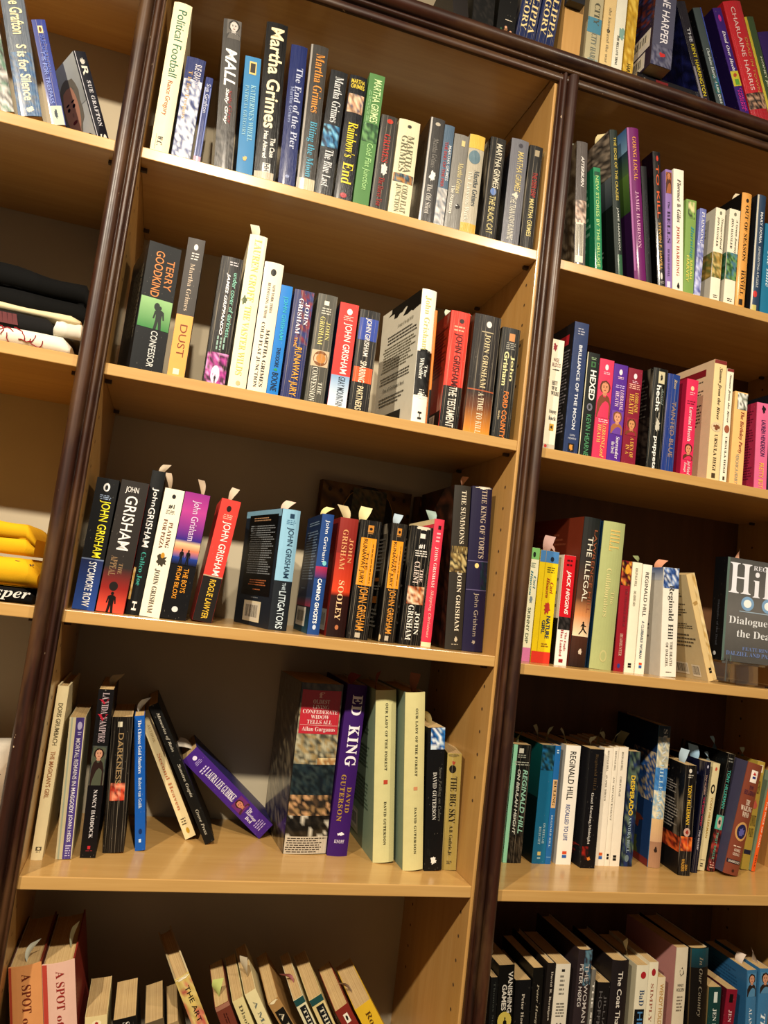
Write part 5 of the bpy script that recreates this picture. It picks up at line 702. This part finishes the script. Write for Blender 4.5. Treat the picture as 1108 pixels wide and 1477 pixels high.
('p','#141715','black paperback with white title and yellow moon',"display-stand bay's bottom shelf",(.741,.08,-.3403,.027,.1934,.1199),-.0,-2.9,[('T','VANISHING',.05,.37,.62,.92,'#e9e6dc','S'),('T','GAMES',.15,.35,.25,.55,'#e9e6dc','S'),('E',.36,.5,.05,.95,'#e0cf6f'),('Y',.4,.55,.35,.7,'#1a1c18'),('N',.48,.62,0,1,['#1f2418','#3a4028','#141510'],4)],{}),
('p','#15171a','black paperback with pale label bordered red',"display-stand bay's bottom shelf",(.7689,.08,-.3405,.0274,.1706,.1058),-.0,-2.1,[('A','Peter Høeg',.12,.42,.4,.62,'#c9c2b5','f'),('R',.52,.75,.0,1,'#c08a8a'),('R',.535,.735,.05,.95,'#b9b9c4'),('X',.55,.72,.3,.7,'#33333a')],{}),
('p','#151513','black paperback with blue square on spine',"display-stand bay's bottom shelf",(.7933,.08,-.3407,.0181,.1893,.1174),-.0,-1.8,[('A','Peter Høeg',.13,.45,.4,.65,'#b5ad9a','i'),('R',.5,.62,.1,.9,'#3f7fb5'),('X',.52,.6,.35,.65,'#12181c')],{}),
('h','#26211f','dark brown hardback with white serif author name',"display-stand bay's bottom shelf",(.8105,.08,-.341,.0152,.1963,.1295),-.0,.0,[('A','David R. Bernigan',.06,.44,.4,.7,'#d0c8ba','f')],{}),
('p','#dcd6c6','white paperback with tall black title',"display-stand bay's bottom shelf",(.832,.08,-.341,.0262,.1949,.1208),-.0,.0,[('R',.04,.06,.4,.62,'#33302c'),('M',.08,.25,.3,.7,'#8a867c',5),('M',.3,.42,.2,.8,'#77736a',5),('T','SMILLAS',.46,.9,.3,.72,'#33302c','n')],{}),
('h','#3a3033','tall dark hardback with blue mottled head',"display-stand bay's bottom shelf",(.8704,.0801,-.341,.0259,.2171,.1433),.5,.0,[('N',0,.25,.4,1,['#4a6a80','#3a3033','#6a8a98'],3),('A','PETER HØEG',.1,.4,.15,.38,'#cfc9c4','n'),('T','THE WOMAN & THE APE',.1,.85,.5,.8,'#cfc9c4','n')],{}),
('h','#7d7a72','slim grey hardback with white title',"display-stand bay's bottom shelf",(.8893,.08,-.341,.0078,.186,.1227),-.0,.0,[('T','THE SECRET',.1,.75,.3,.75,'#e3e0d8','S')],{}),
('p','#1f1c1d','black paperback with grey author lettering',"display-stand bay's bottom shelf",(.9052,.08,-.3405,.0227,.1652,.1024),-.0,1.7,[('A','JILLIANE',.12,.6,.55,.8,'#6b6868','n'),('A','HOFFMAN',.08,.6,.15,.42,'#6b6868','n')],{}),
('h','#2b2526','thick dark hardback with white condensed title',"display-stand bay's bottom shelf",(.9376,.0797,-.341,.0312,.2005,.1323),-.9,.0,[('T','The Coat That Covers Him',.08,.9,.35,.62,'#e3ddd2','n')],{}),
('p','#dfd9c3','cream paperback with red roundel and blue letters',"display-stand bay's bottom shelf",(.9815,.08,-.341,.023,.1919,.119),-.0,.0,[('E',.05,.11,.35,.8,'#b03038'),('T','BaD',.2,.33,.35,.75,'#4a5f7a','f'),('R',.36,.65,.05,.85,'#16181c'),('T','HEIR',.38,.62,.3,.72,'#5f93c0','n')],{'l': [('M',.1,.8,.2,.8,'#8a8470',12)],'lc': '#c9c2a8','slip': '#d9cf9f'}),
('p','#e3dcc4','cream paperback with red roundel and grey capitals',"display-stand bay's bottom shelf",(1.0024,.08,-.341,.0177,.1967,.122),-.0,.0,[('E',.05,.11,.3,.75,'#a83038'),('T','SIMPLY',.17,.48,.3,.62,'#a8705f','f'),('R',.5,.7,.0,.85,'#1c1818'),('T','DIV',.52,.68,.3,.7,'#c04a5a','n')],{}),
('p','#e0d3b8','short cream paperback with gold author name',"display-stand bay's bottom shelf",(1.0199,.08,-.341,.0148,.1727,.1071),-.0,.0,[('A','WENDY HOLDEN',.06,.5,.3,.8,'#c0984f','n'),('X',.6,.7,.3,.8,'#b03a48')],{}),
('p','#d9cfb9','tall cream paperback with black outlined heart',"display-stand bay's bottom shelf",(1.0572,.0806,-.341,.0238,.22,.1364),2.9,.0,[('X',.14,.22,.3,.78,'#3a332b'),('E',.155,.2,.4,.68,'#d9cfb9'),('A','WENDY',.265,.285,.25,.8,'#4a4238','H'),('A','HOLDEN',.295,.32,.2,.85,'#4a4238','H'),('M',.35,.47,.25,.8,'#8a8070',5)],{'lc': '#b98a85'}),
('h','#1c1815','thick black hardback with teal head and script title',"display-stand bay's bottom shelf",(1.0972,.08,-.3404,.0377,.2198,.1451),-.0,-1.8,[('R',0,.14,0,1,'#23555f','#1f3a42'),('T','In Our Country',.06,.5,.4,.65,'#8a8272','i'),('R',0,1,.02,.06,'#5a4a2f')],{}),
('p','#1f4a48','teal-black paperback with square white emblem',"display-stand bay's bottom shelf",(1.1288,.08,-.341,.0243,.1556,.1),-.0,.0,[('R',.05,.16,.4,.7,'#cfd9d3'),('A','JEN HOLLING',.22,.7,.35,.68,'#d9dfd9','f')],{'lc': '#a08a60'}),
('p','#8a2038','crimson paperback with black head emblem',"display-stand bay's bottom shelf",(1.1525,.08,-.3401,.0217,.1509,.1),-.0,4.3,[('R',.05,.14,.3,.65,'#1c1012'),('A','JEN HOLLING',.22,.7,.35,.68,'#e3c9c9','f')],{'lc': '#5a1a28'}),
('p','#4a7fa5','blue paperback with dark-haired portrait,back cover visible',"display-stand bay's bottom shelf",(1.2086,.08,-.3407,.0201,.1826,.1132),-.0,-1.9,[('P',.03,.24,.05,.95,'#c99a80','#2a211c','#5f8fb0'),('A','ALAN',.34,.5,.3,.6,'#d9e3ea','f'),('T','The',.5,.6,.3,.7,'#d9e3ea','i')],{'l': [('M',.06,.3,.2,.8,'#2f5a80',8)],'lc': '#3a6f98','slip': '#c9b8a8'}),
('p','#4a82aa','blue paperback with portrait and white script,far end',"display-stand bay's bottom shelf",(1.2304,.08,-.341,.0225,.185,.1147),-.0,.0,[('P',.03,.22,.1,1,'#c99a80','#2a211c','#5f8fb0'),('T','The',.4,.6,.3,.75,'#e6eef2','i')],{'slip': '#c9b8a8'}),
('m','#8a8782','silver crinkled book cut by the frame edge',"shirt bay's top shelf",(-.1772,.006,.9924,.0161,.1724,.1069),-.0,-18.4,[('N',0,1,0,1,['#8a8782','#c9c7c2','#6b8a78','#55524e'],5)],{}),
('m','#6f7782','blue-grey book with thick cream lettering',"shirt bay's top shelf",(-.149,.006,.9943,.0301,.1814,.1125),-.0,-17.1,[('A','Sue Grafton',.03,.36,.3,.85,'#e6dcb5','S'),('T','S is for Silence',.44,.88,.35,.8,'#e3d9b8','S'),('N',.5,1,0,1,['#6f7782','#5a7a9a','#4a6a90'],4),('X',.92,.98,.35,.75,'#e6dcc0')],{'lc': '#15130f'}),
('c','#2b3f8f','bright blue paperback with paper sticker at its foot',"shirt bay's top shelf",(-.1117,.006,.9929,.0178,.1516,.1),-.0,-19.4,[('R',.06,.13,.35,.7,'#e3d0a0'),('E',.07,.12,.42,.62,'#6b4a38'),('A','SUE GRAFTON',.15,.5,.4,.75,'#5f74c0','n'),('T','T IS FOR TRESPASS',.3,.8,.2,.5,'#8f9fd8','n'),('R',.82,1,.1,.95,'#b9c3b5'),('X',.84,.95,.3,.6,'#33424a')],{'lc': '#16206b'}),
('p','#151628',"black book turned to show a curly-haired woman's photo","shirt bay's top shelf",(-.0526,.0345,.9939,.0177,.1289,.098),26.8,-26.5,[('X',.06,.14,.3,.75,'#c9c7c0'),('T','R',.15,.25,.3,.8,'#d9d6cc','S'),('A','SUE GRAFTON',.3,.78,.42,.75,'#c9c9d0','F'),('T','S',.86,.98,.3,.85,'#e0ded6','S'),('R',0,1,.05,.1,'#c9c9d0')],{'l': [('R',0,.5,0,1,'#d3d6d3','#b5b8b5'),('PX',.12,1,.02,.98,'#cf9f86','#8f897c','#1c1518')],'lc': '#c9ccca'}),
]

for spec in BOOKS:
    book(*spec)

fb = book('p', '#1c1a22', 'dark paperback lying flat under the grey-violet one', 'ledge above display-stand bay', (.775, .004, 1.3440, .033, .125, .10), 0, 90, [('R', .5, .7, .1, .9, '#7a2428'), ('X', .75, .95, .2, .8, '#c9c2b4')], {})

# big dark-gold books standing at the back of the central bay's third shelf
GOLD = '#5f4420'
cover = [('N', 0, 1, 0, 1, ['#6b4d24', '#7d5d2c', '#574020', '#8a6a36'], 5)]
for i in range(9):
    for j in range(8):
        cover.append(('E', .04 + i * .105, .07 + i * .105, .06 + j * .12 + (.06 if i % 2 else 0), .10 + j * .12 + (.06 if i % 2 else 0), '#3f2a10'))
cover += [('E', .0, .44, .22, .82, '#b08a48'), ('E', .0, .425, .235, .805, '#2a1c0c'), ('N', .02, .32, .33, .71, ['#5a5a44', '#6b5c44', '#45483a', '#7a6a48'], 8), ('T', 'THE', .52, .60, .36, .66, '#7d6230', 'Hf')]
book('h', GOLD, 'dark gold patterned hardback with oval painting, facing out', "central bay's third shelf", (.366, .262, .3369, .022, .265, .172), -86.5, 0, [], {'r': cover, 'rc': GOLD})
book('h', GOLD, 'dark gold hardback angled in the back corner', "central bay's third shelf", (.549, .262, .3369, .018, .262, .085), -68, 0, [], {'r': cover, 'rc': GOLD})

# ------------------------------------------------------------------ display book on its acrylic stand
fr = [('R', 0, .5, 0, 1, '#62615f', '#7c7a77'), ('R', .5, 1, 0, 1, '#7c7a77', '#605e5b'), ('R', 0, 1, 0, .035, '#6d8078'),
      ('T', 'H', .045, .34, .04, .375, '#eeeef4', 'Hf'), ('T', 'i', .11, .36, .41, .52, '#eeeef4', 'Hf'), ('T', 'll', .045, .36, .57, .84, '#eeeef4', 'Hf'), ('A', 'REGINALD', .05, .095, .40, .93, '#e3e3ea', 'Hf'),
      ('E', .36, .50, .24, .44, '#8fb0d0'), ('E', .39, .47, .28, .40, '#f4f6f2'), ('E', .36, .50, .56, .76, '#8fb0d0'), ('E', .39, .47, .60, .72, '#f4f6f2'), ('R', .505, .515, .22, .9, '#a8b8c4'),
      ('T', 'Dialogues of', .565, .655, .07, .92, '#e6e8ea', 'Hf'), ('T', 'the Dead', .69, .76, .2, .8, '#e6e8ea', 'Hf'),
      ('A', 'FEATURING', .85, .885, .3, .75, '#7f94c4', 'Hf'), ('A', 'DALZIEL AND PASCOE', .90, .94, .06, .9, '#7f94c4', 'Hf')]
db = book('p', '#141519', 'grey paperback facing out with huge white initial', "display-stand bay's third shelf", (1.0765, .076, .3690, .030, .184, .146), -88, 0,
          [('T', 'Dialogues of the Dead', .42, .86, .45, .65, '#55585f', 'f'), ('E', .92, .96, .35, .6, '#c9c9c9')], {'r': fr, 'rc': '#6a6c6e', 'lc': '#1a1b1f', 'slip': '#d9a890'})
gm, nt, bb = new_mat('clear_acrylic')
bb.inputs['Base Color'].default_value = (.93, .97, .95, 1); bb.inputs['Roughness'].default_value = .05
bb.inputs['Transmission Weight'].default_value = 1.0; bb.inputs['IOR'].default_value = 1.45
av = noise(nt, mapping(nt, (40, 40, 40)), 1, 2); bump(nt, bb, av.outputs['Fac'], .04, .001)
st = empty('display_stand', (1.140, .052, .3303))
tag(st, 'clear acrylic display stand holding the grey outward-facing paperback', 'display stand')
mb = MB(); mb.box(-.062, .062, -.03, .09, .0004, .0034, g); mb.build('base_plate', gm, st, bevel=.0006)
for px in (-.060, .040):
    mb = MB(); mb.box(px, px + .008, -.004, .0, .0034, .050, g); mb.build('front_post', gm, st, bevel=.0008)
mb = MB(); mb.box(-.058, .058, .0002, .042, .0345, .0382, g); mb.build('ledge', gm, st, bevel=.0006)
mb = MB()
mb.poly([(-.05, .043, .0034), (.05, .043, .0034), (.05, .052, .11), (-.05, .052, .11)], g); mb.poly([(.05, .046, .0034), (-.05, .046, .0034), (-.05, .055, .11), (.05, .055, .11)], g)
mb.poly([(-.05, .052, .11), (.05, .052, .11), (.05, .055, .11), (-.05, .055, .11)], g)
for s in (-.05, .05): mb.poly([(s, .043, .0034), (s, .052, .11), (s, .055, .11), (s, .046, .0034)], g)
mb.build('back_rest', gm, st, normals=True)

# small black box clipped to the upper panel
mb = MB(); mb.box(.6225, .6525, -.016, .0, 1.4285, 1.48, lin('#16181d'))
o = mb.build('label_holder', plain('black_plastic', '#17181c', .35), bevel=.002)
tag(o, 'small black plastic box mounted on the upper beech panel', 'box')

# ------------------------------------------------------------------ folded shirts in the shirt bay
def cloth_mat(name, c, c2=None):
    m, nt, b = new_mat(name)
    n = noise(nt, mapping(nt, (900, 900, 900)), 1, 2); n2 = noise(nt, mapping(nt, (25, 25, 25)), 1, 4)
    l = lin(c)
    col = ramp(nt, n2.outputs['Fac'], [(.3, shade(l, .9)), (.7, shade(l, 1.05))])
    nt.links.new(col, b.inputs['Base Color']); b.inputs['Roughness'].default_value = .9
    b.inputs['Specular IOR Level'].default_value = .15
    bump(nt, b, n.outputs['Fac'], .3, .0006)
    return m
def fold(name, mat, x0, x1, y0, y1, z0, z1, seed, layers=2, parent=None, amp=.003, slope=0.):
    """a folded garment: rounded stack whose front shows the fold lines, sagging a little along its length"""
    rng = random.Random(seed); mb = MB()
    prof = []
    hgt = (z1 - z0) / layers
    for l in range(layers):                     # front edge, one rounded fold per layer
        for k in range(7):
            t = -math.pi / 2 + math.pi * k / 6
            prof.append((y0 + hgt / 2 * (1 - math.cos(t)), z0 + hgt * (l + .5) + hgt / 2 * math.sin(t)))
    prof += [(y0 + (y1 - y0) * .35, z1), (y0 + (y1 - y0) * .7, z1), (y1 - .004, z1 - .002), (y1, z1 - .006), (y1, z0 + .001), (y0 + .01, z0)]
    n = 22; ph = [rng.random() * 6 for _ in range(4)]
    P = []
    cy = (y0 + y1) / 2; cz = (z0 + z1) / 2
    for i in range(n + 1):
        f = i / n; x = x0 + (x1 - x0) * f
        e = min(1, (1 - abs(2 * f - 1)) * 10 + .55)
        r = []
        for yy, zz in prof:
            s = (zz - z0) / (z1 - z0)
            dz = amp * s * (math.sin(9 * f + ph[0] + 3 * s) + .6 * math.sin(21 * f + ph[1])) + slope * f * s
            dy = amp * .7 * (math.sin(7 * f + ph[2] + 5 * s)) * (1 if yy < cy else .2)
            r.append((x, yy + max(-.001, dy), z0 + (zz + dz - z0) * (1 if s < .02 else e)))
        P.append(r + [r[0]])
    mb.grid(P, g)
    for r in (P[0], P[-1]):
        c = (r[0][0], cy, cz); m_ = [(c[0], (a[1]), a[2]) for a in r]
        for a, b in zip(m_, m_[1:]): mb.poly([c, a, b], g)
    return mb.build(name, mat, parent, weld=True)
def marks(name, strokes, col, parent, wdt=.0012):
    cu = bpy.data.curves.new(name, 'CURVE'); cu.dimensions = '3D'; cu.bevel_depth = wdt; cu.bevel_resolution = 1
    for s in strokes:
        sp = cu.splines.new('POLY'); sp.points.add(len(s) - 1)
        for q, p in zip(sp.points, s): q.co = (*p, 1)
    o = bpy.data.objects.new(name, cu); C.objects.link(o); cu.materials.append(col)
    bpy.context.view_layer.update()
    me = bpy.data.meshes.new_from_object(o.evaluated_get(bpy.context.evaluated_depsgraph_get()))
    bpy.data.objects.remove(o)
    o = bpy.data.objects.new(name, me); C.objects.link(o); o.parent = parent
    return o
WHITE = cloth_mat('white_cotton', '#ded8c8'); CRM = cloth_mat('cream_cotton', '#d8c8a0'); BLK = cloth_mat('black_cotton', '#070707')
YEL = cloth_mat('yellow_cotton', '#d8a416'); REDI = cloth_mat('red_screen_ink', '#8a1c26'); CHAR = cloth_mat('charcoal_cotton', '#171616'); BLI = cloth_mat('black_screen_ink', '#141210'); WHI = cloth_mat('white_screen_ink', '#d8d6d0')
z = .677
def shirt(label, *a, **k): 
    return tag(fold('folded_shirt', *a, **k), label, 'shirt', 'folded shirts in the shirt bay')
s1 = shirt('rolled white shirt with dark red swirling print at the shelf front', WHITE, -.36, -.049, .012, .16, z, z + .027, 3, 1, amp=.0015)
st_ = []
rng = random.Random(12)
for i in range(13):
    x = -.19 + i * .0075; zz = z + .006 + .012 * rng.random(); a = rng.random() * 6; pts = []
    for k in range(9):
        pts.append((x, .0122 + .0135 * (1 - math.sqrt(max(0, 1 - ((min(z + .026, max(z + .001, zz)) - z - .0135) / .0136) ** 2))) - .0009, min(z + .026, max(z + .001, zz))))
        a += (rng.random() - .4) * 1.5; x += .0035 * math.cos(a); zz += .0035 * math.sin(a)
    st_.append(pts)
marks('printed_swirl', st_, REDI, s1, .0007)
s2 = shirt('charcoal shirt with red and maroon print folded above the rolled white one', CHAR, -.36, -.075, .03, .18, z + .028, z + .052, 5, 1, amp=.001)
rp = MB()
for i in range(12):
    rp.poly([(-.20 + i * .0065, .0295 + .002 * 0, z + .0325), (-.1935 + i * .0065, .0295, z + .0325), (-.1945 + i * .0062, .0295, z + .0475), (-.20 + i * .0062, .0295, z + .0475)], lin('#b5332c') if i < 6 else lin('#5a1f22'))
rp.build('printed_panel', PAPER, s2)
shirt('short white sleeve roll beside the charcoal shirt and the dark post', WHITE, -.076, -.040, .022, .12, z + .0285, z + .050, 9, 1, amp=.0008)
shirt('cream shirt folded on top of the charcoal printed one', CRM, -.36, -.046, .04, .2, z + .0535, z + .072, 7, 1, amp=.001, slope=-.008)
shirt('pile of black cloth behind the white and cream shirts', BLK, -.4, -.040, .10, .262, z + .0735, z + .150, 15, 2, amp=.003, slope=-.012)
z = .3373
b1 = shirt('black shirt with white script lying under the yellow shirts', BLK, -.36, -.042, .012, .2, z, z + .020, 21, 1, amp=.0006)
put = MB(); put_text(put, lambda u, t, o: (-.115 + u * .07, .0118 - o, z + .0195 - t * .016), 'Jasper', 0, 1, 0, 1, '#d8d6d0', 'Hi', .0006); put.build('printed_script', PAPER, b1)
y1_ = shirt('yellow shirt with black script, lower of the two yellow ones', YEL, -.36, -.0405, .014, .2, z + .0215, z + .060, 22, 1, amp=.002)
put = MB(); put_text(put, lambda u, t, o: (-.078 + u * .03, .0185 - o + .0035 * (1 - t), z + .0555 - t * .010), 'Jar', 0, 1, 0, 1, '#3a1a10', 'Hi', .0016); put.build('printed_script', PAPER, y1_)
shirt('yellow shirt with stitched hem, slumped over the other yellow one', YEL, -.36, -.052, .026, .21, z + .0625, z + .096, 24, 2, amp=.003, slope=.010)
z = .003
w1 = shirt('white shirt with bold black line print, folded behind the post', WHITE, -.34, -.040, .02, .2, z, z + .128, 31, 4, amp=.002)
st_ = []
for k in range(6):
    st_.append([(-.10 + .011 * j, .0185, z + .05 + .013 * k + .012 * math.sin(j * .9 + k)) for j in range(6)])
marks('printed_line', st_, BLI, w1, .0016)

bpy.data.objects.remove(_cobj)
